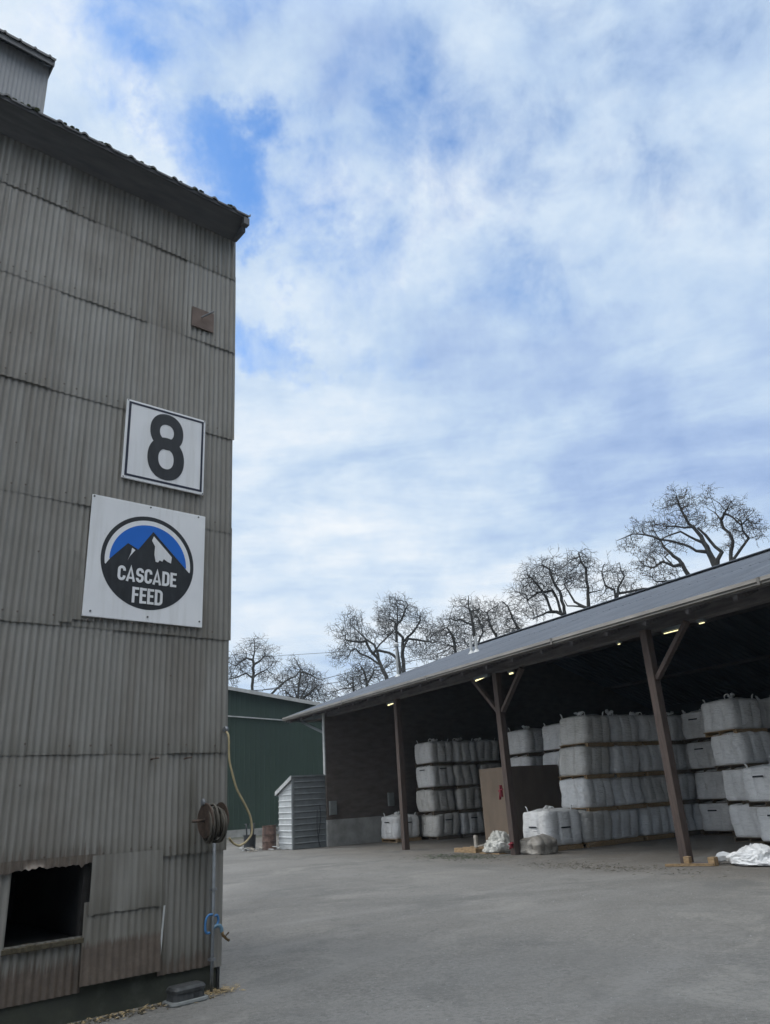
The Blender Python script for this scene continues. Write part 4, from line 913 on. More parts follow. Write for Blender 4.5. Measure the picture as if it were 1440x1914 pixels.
# left group by the dark end wall
G2 = 'white bulk bags stacked near the dark end wall'
stack(-10.86, 2.78, 1, 'standing alone behind the left post', G2, lab='white bulk bag standing alone behind the left post', dark=False, slots={0: [('front', .62), ('side', .58)]})
for c, nm in enumerate(('front', 'middle', 'rear')):
    stack(-10.02, 4.14+1.33*c, 4, 'in the %s stack near the dark end wall' % nm, G2, slots={0: S, 2: [('side', .70), ('front', .68)], 3: S} if c == 0 else {0: S})
# the back of the aisle
G3 = 'white bulk bags at the back of the aisle'
for c, nm in enumerate(('left', 'centre', 'right')):
    stack(1.25+1.36*c, 8.0+.1*c, 4, 'in the %s stack at the back of the aisle' % nm, G3, slots={k: F_ for k in (0, 2, 3)} if c == 0 else {1: F_})
# right hand stacks
G4 = 'white bulk bags stacked at the right of the picture'
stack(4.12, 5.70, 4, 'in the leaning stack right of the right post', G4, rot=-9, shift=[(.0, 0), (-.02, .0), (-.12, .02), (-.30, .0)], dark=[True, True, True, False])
stack(5.78, 4.55, 2, 'in the two high stack at the right edge', G4, rot=-9, shift=[(0, 0), (-.16, 0)], slots={0: F_, 1: F_})
stack(6.10, 5.95, 4, 'in the stack behind the two high right edge stack', G4, rot=-6)
stack(4.62, 7.2, 4, 'in the stack directly behind the leaning tall stack', G4, rot=-4)
stack(6.6, 7.6, 4, 'in the far stack at the right edge', G4, rot=-2)

# ================================================================== SMALL THINGS IN AND BEFORE THE SHED
t_ = thing('plywood_box', 'large brown plywood box standing behind the middle post', 'wooden box', SHED(-3.22, 2.0, 0), SHED_A)
p = MB(); p.box(-.80, .80, 0, .02, 0, 2.50); p.build('front_panel', M['ply'], t_)
p = MB(); p.box(.801, .821, .0, 2.25, 0, 2.50); tag(p.build('side_panel', M['ply_dark'], t_), 'side sheet with shade put into its darker brown')
p = MB(); p.box(-.80, -.78, .021, 2.25, 0, 2.50); p.build('side_panel', M['ply_dark'], t_)
p = MB(); p.box(-.78, .80, 2.20, 2.25, 0, 2.49); p.build('back_panel', M['ply_dark'], t_)
p = MB(); p.box(.824, .864, -.05, -.003, 0, 2.50); p.build('corner_batten', M['pallet'], t_)
t_ = thing('film_bundle', 'pale crumpled plastic film bundle left of the middle post base', 'plastic bundle', SHED(-1.05, .28, 0), SHED_A)
crumple(3, .50, .38, .42, 6, .62).build('film', M['film'], t_, smooth=True)
p = MB(); p.box(-.5, .45, -.42, .35, 0, .03); p.build('base_board', M['pallet'], t_)
t_ = thing('tarp_bundle', 'dirty grey brown tarp bundle right of the middle post base', 'tarp', SHED(.42, .50, 0), SHED_A)
q_ = bag_mesh(21, .42, 1.0); q_.v = [(x*.90+.05*noise.noise((x*2, y*2, z*5)), y*.75+.06*noise.noise((x*3, y*2, z*6+4)), z*(.95+.25*noise.noise((x*1.7, y*1.7, 3)))) for x, y, z in q_.v]; q_.build('tarp', M['tarp'], t_, smooth=True)
t_ = thing('scrap_pallet', 'broken pallet with an upright stick lying left of the film bundle', 'pallet', SHED(-2.35, .30, 0), SHED_A)
p = MB()
for y in (-.3, .0, .3): p.box(-.62, .5, y-.05, y+.05, .10, .125)
for x in (-.6, .0, .45): p.box(x-.02, x+.02, -.36, .36, .0, .098)
p.box(-.63, .52, -.385, -.365, .0, .12)
p.build('deck', M['pallet'], t_)
p = MB(); p.box(.02, .14, -.05, .02, .126, .48); p.build('stick', M['scrap'], t_); p = MB(); p.bar((.12, -.10, .15), (.75, .10, .26), .05, .04); p.build('loose_board', M['scrap'], t_)
t_ = thing('wood_offcuts', 'yellow wooden pallet offcut lying at the foot of the right post', 'wood scrap', SHED(6.55, -.52, 0), SHED_A+.25)
p = MB(); p.bar((-.50, -.22, .03), (.48, .0, .035), .05, .05); p.build('board', M['pallet'], t_)
p = MB(); p.box(-.12, .0, -.10, .05, .062, .19); p.build('block', M['pallet'], t_); p = MB(); p.box(.36, .50, .02, .22, .0, .17); p.build('block', M['pallet'], t_)
p = MB(); p.box(-.05, .45, .06, .30, .0, .055); p.build('dark_board', M['timber_dark'], t_)
t_ = thing('bag_heap', 'heap of crumpled bright white empty bags on the ground right of the right post', 'empty bags', SHED(7.62, .22, 0), SHED_A)
a = crumple(14, .52, .40, .30, 6, .50).build('heap', M['bag'], t_, smooth=True)
p = MB(); p.tube(smooth_path([(-.45, -.1, .10), (-.65, -.15, .16), (-.8, -.2, .10), (-.9, -.22, .03)], 3), [.09]*3+[.10]*3+[.07]*3+[.03], 6); p.build('loose_end', M['bag'], t_)
p = MB(); p.tube(smooth_path([(.45, -.2, .08), (.62, -.3, .05), (.74, -.36, .04)], 3), [.08]*4+[.05]*2+[.03], 6); p.build('loose_end', M['bag'], t_)
t_ = thing('bag_heap', 'duller grey heap of empty bags behind the bright white heap', 'empty bags', SHED(8.35, .75, 0), SHED_A)
crumple(22, .55, .42, .26, 5, .45).build('heap', M['bag_old'], t_, smooth=True)
for z, u_, lb, s in ((1.72, -.195, 'red ribbon tied to the middle post at head height', .72), (.26, .02, 'red ribbon low at the foot of the middle post', .34)):
    t_ = thing('red_ribbon', lb, 'ribbon', SHED(u_, -.14, z), SHED_A)
    p = MB(); p.bar((0, 0, .26*s), (.03, -.02, -.20*s), .10, .02, (1, 0, 0)); p.bar((.03, -.03, .15*s), (-.05, -.035, -.30*s), .08, .015, (1, 0, 0)); p.bar((-.09, -.02, .02), (.10, -.02, .07), .06, .04); p.build('tails', M['red'], t_, bevel=.005)
rw = random.Random(44)
p = MB(); f_ = lambda r: (r.gauss(0, .85), r.gauss(0, .42)); blades(p, 900, f_, .05, .16, .009, rw)
o = p.build('weed_patch', M['weed'], fixn=False); o.location = SHED(-1.2, -1.15, 0); o.rotation_euler.z = SHED_A; tag(o, 'low green weeds and dead leaves on the ground before the middle post', 'weeds', kind='stuff')
p = MB(); blades(p, 520, lambda r: (r.gauss(0, 1.4)+.5*math.sin(r.random()*6), r.gauss(0, .35)), .04, .14, .009, rw)
o = p.build('ground_litter', M['litter'], fixn=False); o.location = SHED(4.9, -1.6, 0); o.rotation_euler.z = SHED_A; tag(o, 'scattered dark straw and leaf litter before the right post', 'litter', kind='stuff')
# loose stones over the yard
p = MB()
for i in range(1500):
    d = 3.5+24*rw.random()**1.4; a = math.radians(rw.uniform(60, 112)); x, y = d*math.cos(a), d*math.sin(a); r_ = rw.uniform(.004, .013)*(.7+d*.03)
    a0 = rw.uniform(0, 6); p.add([(x+r_*math.cos(a0+q_*1.57)*rw.uniform(.7, 1.2), y+r_*math.sin(a0+q_*1.57)*rw.uniform(.7, 1.2), 0) for q_ in range(4)]+[(x, y, r_*.8)], [(0,1,4),(1,2,4),(2,3,4),(3,0,4)])
tag(p.build('loose_stones', M['stone'], fixn=False), 'tiny loose stones scattered over the yard', 'stones', kind='stuff')

# ------------------------------------------------------------------ small metal lean-to at the end of the shed
lt = thing('metal_lean_to', 'small ribbed metal lean-to with a sloping roof at the far end of the shed', 'lean-to', SHED(-11.83, -.99, 0), SHED_A)
def hribs(mb, P0, P1, z0, z1a, z1b, out, per=.235):
    """horizontal ribbed sheet from P0 to P1 (x,y), its top slanting from z1a to z1b"""
    P0, P1, o_ = Vector((*P0, 0)), Vector((*P1, 0)), Vector((*out, 0)); k = 0; prof = []
    z = z0
    while z < max(z1a, z1b): prof += [(z, 0), (z+per*.72, 0), (z+per*.80, .03), (z+per*.92, .03)]; z += per
    b = len(mb.v)
    for zz, d in prof:
        mb.v += [tuple(P0+o_*d+Vector((0, 0, min(zz, z1a)))), tuple(P1+o_*d+Vector((0, 0, min(zz, z1b))))]
    for i in range(len(prof)-1): mb.f.append((b+2*i, b+2*i+1, b+2*i+3, b+2*i+2))
p = MB(); hribs(p, (0, -.78), (0, .70), .02, 2.76, 2.76, (1, 0)); p.build('side_panel', M['grey_metal'], lt)
p = MB(); hribs(p, (-1.52, -.78), (-.03, -.78), .02, 2.22, 2.70, (0, -1)); tag(p.build('end_panel', M['white_metal'], lt), 'bright white ribbed end')
p = MB(); p.box(-1.50, -.01, -.77, -.74, .0, 2.1); p.box(-.04, -.012, -.74, .70, .0, 2.72); p.box(-1.50, -1.46, -.74, .70, 0, 2.1); p.build('frame', M['grey_metal'], lt)
p = MB(); p.box(-.06, .04, -.84, -.74, 0, 2.74); p.build('corner_post', M['grey_metal'], lt)
p = MB(); p.add([(x, y, z+dz) for dz in (0, .07) for x, y, z in ((-1.66, -.86, 2.19), (.04, -.86, 2.76), (.04, .70, 2.76), (-1.66, .70, 2.19))], [(0,3,2,1),(4,5,6,7),(0,1,5,4),(1,2,6,5),(2,3,7,6),(3,0,4,7)]); p.box(-1.64, -1.60, -.85, .68, 2.06, 2.185); p.build('roof', M['grey_metal'], lt)
p = MB(); p.add([(-1.68, -.90, 2.09), (.05, -.90, 2.67), (.05, -.90, 2.84), (-1.68, -.90, 2.26), (-1.68, -.865, 2.09), (.05, -.865, 2.67), (.05, -.865, 2.84), (-1.68, -.865, 2.26)], [(0,1,2,3),(7,6,5,4),(0,4,5,1),(1,5,6,2),(2,6,7,3),(3,7,4,0)]); tag(p.build('barge_trim', M['trim'], lt), 'pale sloping edge trim')
p = MB(); p.tube(smooth_path([(.05, .40, 1.62), (.06, .42, 1.2), (.06, .36, .7), (.06, .30, .35), (.07, .38, .02)], 4), .014, 6); p.tube(smooth_path([(.05, .28, 1.45), (.06, .25, .8), (.06, .33, .02)], 4), .012, 6); p.build('cable', M['cable'], lt)
p = MB(); p.tube([(-1.60, -.82, 1.0), (-1.66, -.90, .95), (-1.66, -.9, .78), (-1.6, -.82, .72)], .02, 6); p.build('door_pull', M['black'], lt)

# rusty barrel, black tub and scraps beside the lean-to
t_ = thing('oil_barrel', 'rusty red brown oil barrel standing left of the lean-to', 'barrel', (-5.72, 34.3, 0))
p = MB(); prof = [(.285, .0), (.30, .012), (.30, .03), (.288, .04), (.288, .30), (.302, .315), (.302, .335), (.288, .35), (.288, .58), (.302, .595), (.302, .615), (.288, .63), (.288, .90), (.30, .915), (.30, .94), (.28, .94), (.275, .925), (.01, .925)]
p.lathe(prof, 28, 'z'); p.build('drum', M['barrel'], t_, smooth=False)
p = MB(); p.lathe([(.035, .925), (.035, .945)], 10, 'z', (.16, .05, 0)); p.build('bung', M['iron'], t_)
t_ = thing('black_tub', 'black tub with upright handles sticking out, left of the rusty barrel', 'tub', (-6.62, 34.7, 0))
p = MB(); p.lathe([(.19, 0), (.24, .02), (.26, .56), (.275, .57), (.275, .60), (.24, .60), (.235, .30), (.02, .29)], 24, 'z'); p.build('tub', M['black'], t_, smooth=False)
for x, y, tx in ((-.12, .0, -.06), (.03, .05, .02), (.14, -.03, .10)):
    p = MB(); p.tube([(x, y, .30), (x+tx*.3, y, .8), (x+tx*.5, y, 1.02)], .028, 8); p.tube([(x+tx*.5-.07, y, 1.02), (x+tx*.5+.07, y, 1.03)], .025, 8); p.build('handle', M['black'], t_, smooth=True)
sc_ = [(-6.6, 33.6, .3, 'pale wood scrap before the black tub'), (-6.0, 33.4, 1.0, 'pale wood scrap before the rusty barrel'), (-5.2, 33.3, .2, 'pale scrap beside the foot of the lean-to'), (-6.3, 33.9, 2.0, 'short board between the tub and the barrel')]
for i, (x, y, a, lb) in enumerate(sc_):
    t_ = thing('wood_scrap', lb, 'wood scrap', (x, y, 0), a, 'scraps by the barrel'); rr_ = random.Random(i); p = MB()
    for k in range(5): x0, y0, b_ = rr_.uniform(-.2, .2), rr_.uniform(-.12, .12), rr_.uniform(0, 3); p.bar((x0, y0, .02+.03*k), (x0+.3*math.cos(b_), y0+.3*math.sin(b_), .03+.03*k), .07, .025)
    p.build('pieces', M['scrap' if i % 2 else 'trim'], t_)

# ------------------------------------------------------------------ green building behind
GA = math.radians(31.4); GO = Vector((-10.845, 49.6, 0)); 
gb = thing('green_warehouse', 'big dark green metal warehouse with a shallow gable and pale roof edge behind the lean-to', 'building', GO, GA)
gz = lambda t: 9.88-.152*abs(t+6.0)
p = MB(); pr_ = []; t = -24.0
while t < 26: pr_ += [(t, 0), (t+.22, 0), (t+.25, -.014), (t+.31, -.014)]; t += .34
n = len(pr_)
for z in (0, 1):
    for t, d in pr_: p.v.append((t, d, .43 if z == 0 else gz(t)-.05))
for i in range(n-1): p.f.append((i, i+1, n+i+1, n+i))
p.build('front_wall', M['green'], gb)
p = MB(); p.add([(x, y, z) for x in (-24, 25.8) for y, z in ((.05, .1), (30, .1), (30, gz(x)-.05), (.05, gz(x)-.05))], [(0,1,2,3),(7,6,5,4),(1,5,6,2)]); p.build('side_wall', M['green'], gb)
p = MB(); p.box(-24, 25.8, -.06, .12, 0, .43); p.build('concrete_base', M['concrete'], gb)
p = MB()
for t0, t1 in ((-24.2, -6), (-6, 26)):
    p.add([(t, y, gz(t)+dz) for t in (t0, t1) for y in (-.25, 30.2) for dz in (0, .12)], [(0,4,6,2),(1,3,7,5),(0,1,5,4),(2,6,7,3),(0,2,3,1),(4,5,7,6)])
p.build('roof', M['trim'], gb)
p = MB(); p.bar((-24, -.30, gz(-24)-.02), (-6, -.30, gz(-6)-.02), .06, .20); p.bar((-6, -.30, gz(-6)-.02), (26, -.30, gz(26)-.02), .06, .20); p.build('gable_trim', M['trim'], gb)
p = MB(); p.bar((-4, -.09, 7.50), (4.4, -.09, 6.93), .06, .07); p.build('conduit', M['trim'], gb)
# rough dirt verge in front of it
p = MB(); vs = []; random.seed(12)
q0 = [GO + Vector((math.cos(GA)*t, math.sin(GA)*t, .004)) for t in range(-24, 27, 2)]
for i, c in enumerate(q0):
    d = 3.0 + 1.2*noise.noise((i*.7, 1, 1)) + (0 if i > 8 else .5); vs += [tuple(c), tuple(c + Vector((math.sin(GA)*d, -math.cos(GA)*d, 0)))]
p.add(vs, [(2*i, 2*i+1, 2*i+3, 2*i+2) for i in range(len(q0)-1)])
tag(p.build('dirt_verge', simple('mossy_dirt', (.085, .085, .06), .95, 0, .4, 1.2, .4, .02)), kind='structure')

# ------------------------------------------------------------------ overhead wires
def wire(pts, lb, r_=.022):
    o = MB(); o.tube(smooth_path(pts, 8), r_, 5); t_ = o.build('overhead_wire', M['cable'], None, smooth=True); tag(t_, lb, 'wire', 'overhead wires')
wire([(-40, 52, 15.2), (-14.55, 64.38, 13.81), (-9.61, 65.3, 13.86), (-4.51, 65.85, 13.97), (.21, 66, 14.09), (18, 62, 14.8), (34, 55, 16.0)], 'single high thin wire crossing the sky above the green warehouse', .018)
wire([(-40, 52, 12.4), (-14.5, 64.39, 11.09), (-10.98, 65.08, 11.02), (-6.44, 65.68, 11.65), (-1.77, 65.98, 12.42), (16, 63, 14.0), (34, 55, 15.0)], 'upper of the two sagging wires just above the green warehouse roof', .028)
wire([(-40, 52, 12.1), (-14.5, 64.5, 11.16), (-11.87, 64.92, 10.95), (-6.45, 65.68, 11.19), (-1.8, 65.98, 11.78), (16, 63, 13.4), (34, 55, 14.4)], 'lower of the two sagging wires just above the green warehouse roof', .028)
TREES = [
 ('a',76,[[-14.12,74.68,12.06,0.072],[-14.05,74.69,13.52,0.065],[-13.98,74.7,14.89,0.057],[-14.02,74.7,15.29,0.049],[-13.85,74.73,16.6,0.033],[-13.95,74.71,17.43,0.016]],[[[-14.05,74.69,13.52,0.04],[-14.64,74.58,14.02,0.032],[-15.49,74.4,13.73,0.024],[-16.56,74.17,13.44,0.016]],[[-14.01,74.7,13.52,0.04],[-13.31,74.83,14.06,0.032],[-12.67,74.94,14.36,0.024],[-12.2,75.01,13.78,0.016]],[[-13.94,74.71,14.81,0.033],[-13.39,74.81,15.19,0.024],[-12.91,74.9,15.75,0.025],[-12.03,75.04,15.72,0.016]],[[-14.06,74.69,15.21,0.033],[-14.65,74.57,15.52,0.024],[-15.35,74.43,15.17,0.024],[-15.89,74.32,14.46,0.016]]],[[-13.87,74.72,17.01,0.739],[-14.82,74.54,16.29,0.735],[-12.83,74.91,16.24,0.82],[-12.36,74.99,15.16,0.735],[-15.59,74.38,15.1,0.891],[-16.03,74.29,13.9,0.724],[-12.99,74.88,14.13,0.812],[-14.8,74.55,14.51,0.648]]),
 ('b',79,[[-13.02,77.92,12.08,0.083],[-12.2,78.05,12.74,0.075],[-11.37,78.18,13.46,0.067],[-10.37,78.32,13.83,0.051],[-9.77,78.39,14.48,0.042],[-10.26,78.33,15.34,0.034],[-10.51,78.3,15.61,0.017]],[[[-11.45,78.17,13.46,0.034],[-12.19,78.05,13.9,0.025],[-12.52,78.0,14.0,0.017]],[[-9.77,78.39,14.48,0.034],[-9.02,78.48,14.28,0.025],[-7.94,78.6,13.73,0.017]]],[[-10.26,78.33,15.17,0.766],[-11.53,78.15,14.21,0.761],[-9.19,78.46,14.29,0.849],[-8.36,78.56,13.75,0.763],[-12.19,78.05,13.82,0.506]]),
 ('c',73,[[-9.46,72.38,10.47,0.062],[-9.45,72.39,11.22,0.047],[-9.74,72.35,12.15,0.023]],[[[-8.78,72.47,10.29,0.054],[-8.84,72.46,11.27,0.047],[-8.36,72.52,12.25,0.023]],[[-9.31,72.4,10.46,0.046],[-7.91,72.57,11.61,0.031],[-7.36,72.63,12.2,0.016]],[[-10.37,72.26,10.96,0.031],[-10.51,72.24,11.73,0.016]]],[[-8.9,72.46,12.04,1.402],[-7.76,72.59,11.61,0.934],[-10.21,72.28,11.56,0.775],[-7.0,72.66,10.96,0.621],[-10.82,72.19,11.21,0.464],[-8.92,72.45,11.28,0.931]]),
 ('e',72,[[-0.82,72.0,12.46,0.133],[-1.36,71.99,13.72,0.113],[-1.51,71.98,14.75,0.093],[-1.87,71.98,15.81,0.073],[-2.57,71.95,16.48,0.063],[-3.27,71.93,17.15,0.042],[-3.86,71.9,18.03,0.021]],[[[-1.67,71.98,13.84,0.072],[-2.56,71.95,14.61,0.062],[-3.26,71.93,14.95,0.052],[-3.65,71.91,15.49,0.041],[-4.18,71.88,15.31,0.031],[-4.62,71.85,14.51,0.021]],[[-1.62,71.98,14.71,0.062],[-2.23,71.97,15.0,0.052],[-2.6,71.95,15.85,0.042],[-3.23,71.93,15.78,0.031],[-4.36,71.87,15.95,0.021]],[[-1.5,71.98,14.96,0.062],[-1.04,71.99,15.77,0.052],[-0.39,72.0,16.25,0.042],[0.27,72.0,16.84,0.021]],[[-1.51,71.98,14.75,0.083],[-0.99,71.99,14.93,0.083],[-0.08,72.0,14.46,0.083],[0.59,72.0,13.7,0.072]]],[[-3.74,71.9,18.24,0.946],[-4.53,71.86,17.0,0.94],[-5.12,71.82,14.95,0.826],[-3.3,71.92,16.42,0.938],[-4.37,71.87,15.74,0.83],[-2.03,71.97,16.87,0.627],[-0.52,72.0,17.53,0.839],[-2.86,71.94,14.62,0.62]]),
 ('f',76,[[0.9,75.99,13.59,0.141],[0.94,75.99,15.76,0.12],[1.02,75.99,17.08,0.099],[0.41,76.0,17.9,0.077],[0.59,76.0,19.01,0.055],[0.69,76.0,20.59,0.034],[0.49,76.0,20.95,0.022]],[[[1.02,75.99,17.08,0.088],[2.26,75.97,17.44,0.077],[2.88,75.95,18.4,0.055],[2.92,75.94,18.85,0.022]],[[1.15,75.99,15.75,0.055],[1.56,75.98,16.82,0.044],[2.42,75.96,16.65,0.033],[3.94,75.9,16.44,0.022]],[[0.44,76.0,18.34,0.044],[1.02,75.99,18.75,0.033],[1.79,75.98,20.18,0.022]]],[[0.46,76.0,20.49,1.006],[1.31,75.99,19.75,1.002],[-0.5,76.0,19.3,1.0],[2.81,75.95,18.97,0.887],[3.41,75.92,18.03,0.773],[-0.16,76.0,17.6,0.772],[4.01,75.89,17.32,0.88],[2.49,75.96,16.1,0.985],[1.85,75.98,17.91,0.662]]),
 ('g',68,[[-2.54,67.95,11.4,0.058],[-2.78,67.94,12.36,0.039],[-3.23,67.92,13.16,0.019]],[[[-3.8,67.89,11.09,0.038],[-3.85,67.89,12.04,0.019]],[[-2.04,67.97,11.66,0.039],[-1.81,67.98,12.41,0.019]]],[[-2.98,67.93,12.28,1.16],[-3.97,67.88,11.57,0.866],[-2.0,67.97,12.51,0.775],[-0.31,68.0,13.19,0.584],[-5.62,67.77,10.8,0.574],[-1.14,67.99,12.27,0.581]]),
 ('h',67,[[7.25,66.61,14.02,0.086],[7.32,66.6,15.66,0.068],[7.08,66.62,17.16,0.039],[7.09,66.62,18.27,0.02]],[[[7.32,66.6,15.66,0.048],[6.22,66.71,16.25,0.039],[5.28,66.79,16.52,0.019]],[[7.16,66.62,16.96,0.029],[8.06,66.51,17.28,0.019]],[[5.51,66.77,13.77,0.058],[5.42,66.78,14.84,0.039],[4.9,66.82,15.57,0.019]]],[[7.01,66.63,17.47,0.976],[5.72,66.76,16.09,1.068],[4.69,66.84,15.39,1.065],[3.59,66.9,13.72,0.864],[6.07,66.72,14.69,1.156],[7.86,66.54,16.3,0.969],[5.05,66.81,14.0,0.865]]),
 ('i',63,[[8.65,62.4,13.89,0.08],[8.24,62.46,14.73,0.06],[8.15,62.47,15.76,0.03]],[[[7.12,62.6,13.42,0.06],[7.59,62.54,14.19,0.05],[7.38,62.57,15.01,0.03]],[[10.45,62.13,14.33,0.06],[10.16,62.18,15.16,0.05],[9.89,62.22,16.21,0.04],[9.43,62.29,16.56,0.02]]],[[7.58,62.54,15.0,0.902],[9.01,62.35,16.3,0.906],[9.94,62.21,15.79,0.902],[10.02,62.2,14.77,0.996],[8.46,62.43,14.92,0.8],[7.17,62.59,15.85,0.706]]),
 ('j',59,[[13.46,57.45,14.17,0.092],[13.4,57.46,15.69,0.084],[12.92,57.57,16.81,0.066],[12.78,57.6,17.81,0.047],[12.29,57.71,18.27,0.019]],[[[13.0,57.55,14.03,0.074],[12.54,57.65,14.65,0.065],[11.8,57.81,14.45,0.046],[11.05,57.96,14.25,0.028]],[[12.54,57.65,14.65,0.065],[12.3,57.7,15.54,0.047],[12.02,57.76,16.15,0.038],[11.17,57.93,17.42,0.019]],[[13.23,57.5,14.48,0.055],[13.03,57.54,15.64,0.047],[12.75,57.6,16.25,0.037],[11.66,57.84,16.19,0.028],[10.78,58.01,15.71,0.019]]],[[12.65,57.63,18.22,1.043],[11.47,57.88,17.58,1.043],[10.86,57.99,16.38,1.037],[12.09,57.75,16.72,1.035],[13.31,57.48,17.74,0.849],[11.16,57.94,15.09,0.841],[13.97,57.32,17.26,0.75]]),
 ('k',57,[[14.72,55.07,13.99,0.106],[14.85,55.03,15.16,0.08],[14.86,55.03,16.08,0.063],[15.0,54.99,17.09,0.045],[14.7,55.07,17.7,0.036],[14.68,55.08,18.47,0.018]],[[[14.12,55.22,13.89,0.071],[13.83,55.3,14.83,0.063],[13.43,55.4,15.62,0.045],[13.26,55.44,16.3,0.018]],[[13.95,55.27,13.86,0.053],[13.27,55.43,14.45,0.036],[13.07,55.48,14.93,0.027]],[[14.93,55.01,15.15,0.036],[15.67,54.8,15.32,0.018]]],[[14.7,55.07,17.99,0.818],[15.24,54.93,17.53,0.633],[13.96,55.26,17.62,0.728],[14.36,55.16,16.81,0.723],[15.07,54.97,15.78,0.626],[13.66,55.34,16.71,0.634]]),
 ('l',56,[[16.4,53.55,14.23,0.069],[16.35,53.56,14.95,0.052],[15.85,53.71,15.38,0.044],[15.77,53.73,15.94,0.035],[15.77,53.73,16.49,0.026],[16.01,53.66,17.0,0.018]],[[[16.49,53.52,14.31,0.052],[16.69,53.46,15.08,0.043],[17.22,53.29,15.9,0.026],[17.06,53.34,16.93,0.018]],[[16.63,53.47,14.73,0.035],[17.43,53.22,14.7,0.035],[18.22,52.95,14.76,0.043],[18.54,52.84,14.8,0.043]]],[[16.11,53.63,16.62,0.616],[17.04,53.35,16.29,0.524],[16.6,53.48,15.54,0.784],[15.62,53.78,14.43,0.609],[17.39,53.23,14.98,0.691],[17.78,53.1,14.47,0.516]]),
 ('m',50,[[20.53,45.59,14.03,0.162],[20.37,45.66,15.06,0.123],[20.21,45.73,15.81,0.103],[19.95,45.85,16.67,0.076],[19.57,46.01,17.27,0.056],[19.36,46.1,18.15,0.042],[19.27,46.14,18.7,0.035],[19.24,46.15,19.24,0.021]],[[[20.27,45.71,14.86,0.075],[19.7,45.96,15.27,0.062],[19.06,46.22,15.76,0.055],[18.5,46.45,16.02,0.049],[17.91,46.68,16.21,0.042],[17.1,46.99,16.66,0.035],[16.41,47.23,16.79,0.028],[15.51,47.53,16.42,0.014]],[[20.94,45.4,14.12,0.101],[21.03,45.36,14.92,0.081],[20.7,45.52,15.28,0.068],[20.37,45.66,16.07,0.062],[19.99,45.83,16.59,0.042]],[[20.21,45.73,15.81,0.062],[19.5,46.04,16.18,0.048],[19.08,46.22,16.56,0.042],[18.56,46.43,16.37,0.035],[17.95,46.67,16.05,0.028]],[[19.73,45.94,16.79,0.049],[19.26,46.14,16.89,0.035],[18.8,46.33,17.07,0.028],[18.37,46.5,17.08,0.014]]],[[19.32,46.12,18.99,0.779],[18.7,46.37,18.67,0.568],[19.8,45.91,18.57,0.563],[17.39,46.88,17.66,0.569],[16.7,47.13,17.34,0.571],[15.9,47.4,16.43,0.499],[18.36,46.51,17.38,0.635],[19.24,46.15,17.49,0.561],[20.02,45.82,17.77,0.558],[20.26,45.71,17.12,0.416],[17.68,46.77,16.32,0.633],[18.88,46.3,16.09,0.487]]),
 ('n',52,[[19.77,48.09,14.23,0.107],[19.5,48.21,15.17,0.086],[18.96,48.42,16.11,0.072],[18.66,48.54,16.62,0.058],[18.36,48.65,17.53,0.029],[18.07,48.76,18.61,0.015]],[[[19.55,48.19,15.09,0.064],[18.98,48.41,15.12,0.05],[18.48,48.61,15.51,0.036],[17.78,48.86,15.26,0.015]],[[19.0,48.41,15.19,0.036],[18.59,48.56,15.8,0.029],[18.89,48.45,16.04,0.022]],[[19.13,48.35,14.13,0.05],[18.55,48.58,14.08,0.029],[17.92,48.82,14.11,0.014]]],[[17.64,48.92,16.35,0.659],[17.22,49.07,15.43,0.584],[18.14,48.73,15.42,0.58],[17.62,48.92,14.68,0.434],[18.07,48.76,14.23,0.432],[18.92,48.43,14.76,0.502],[16.99,49.15,15.62,0.366]]),
 ('o',53,[[22.64,47.92,14.96,0.093],[22.98,47.76,16.46,0.079],[22.91,47.79,17.09,0.065],[22.65,47.92,17.61,0.051],[22.64,47.92,18.24,0.044],[22.38,48.04,18.85,0.029],[22.04,48.2,19.41,0.015]],[[[22.64,47.92,18.24,0.029],[23.0,47.75,18.54,0.022],[23.39,47.56,18.99,0.015]],[[22.78,47.85,18.36,0.029],[23.32,47.59,17.99,0.029],[23.63,47.44,17.38,0.022]],[[23.6,47.46,15.05,0.071],[23.83,47.34,16.27,0.057],[23.64,47.43,16.84,0.043],[23.65,47.43,17.52,0.036],[23.42,47.54,17.89,0.022]],[[23.71,47.4,17.51,0.022],[24.02,47.24,17.59,0.021],[24.23,47.14,16.85,0.014]]],[[22.1,48.17,19.71,0.518],[23.24,47.63,18.87,0.655],[23.91,47.3,17.92,0.647],[24.36,47.07,17.2,0.569],[24.43,47.04,16.65,0.425],[23.29,47.61,17.15,0.575],[22.75,47.87,16.21,0.43],[23.7,47.41,16.83,0.5],[22.3,48.08,18.08,0.438]])]
# ------------------------------------------------------------------ bare oaks
def frusta(P0, P1, R0, R1, n):
    """numpy: separate tapered tubes for many segments -> verts, faces"""
    d = P1-P0; l = np.linalg.norm(d, axis=1, keepdims=True)+1e-9; d = d/l
    ref = np.where(np.abs(d[:, 2:3]) > .9, np.array([[1.0, 0, 0]]), np.array([[0, 0, 1.0]]))
    s = np.cross(d, ref); s /= np.linalg.norm(s, axis=1, keepdims=True)+1e-9; t = np.cross(d, s)
    a = 2*PI*np.arange(n)/n; ring = s[:, None, :]*np.cos(a)[None, :, None] + t[:, None, :]*np.sin(a)[None, :, None]
    v0 = P0[:, None, :]+ring*R0[:, None, None]; v1 = P1[:, None, :]+d[:, None, :]*(R1[:, None, None]*.5)+ring*R1[:, None, None]
    V = np.concatenate([v0, v1], 1).reshape(-1, 3); m = len(P0); base = (np.arange(m)*2*n)[:, None]; k = np.arange(n); k2 = (k+1) % n
    F = np.stack([base+k, base+k2, base+n+k2, base+n+k], -1).reshape(-1, 4); return V, F
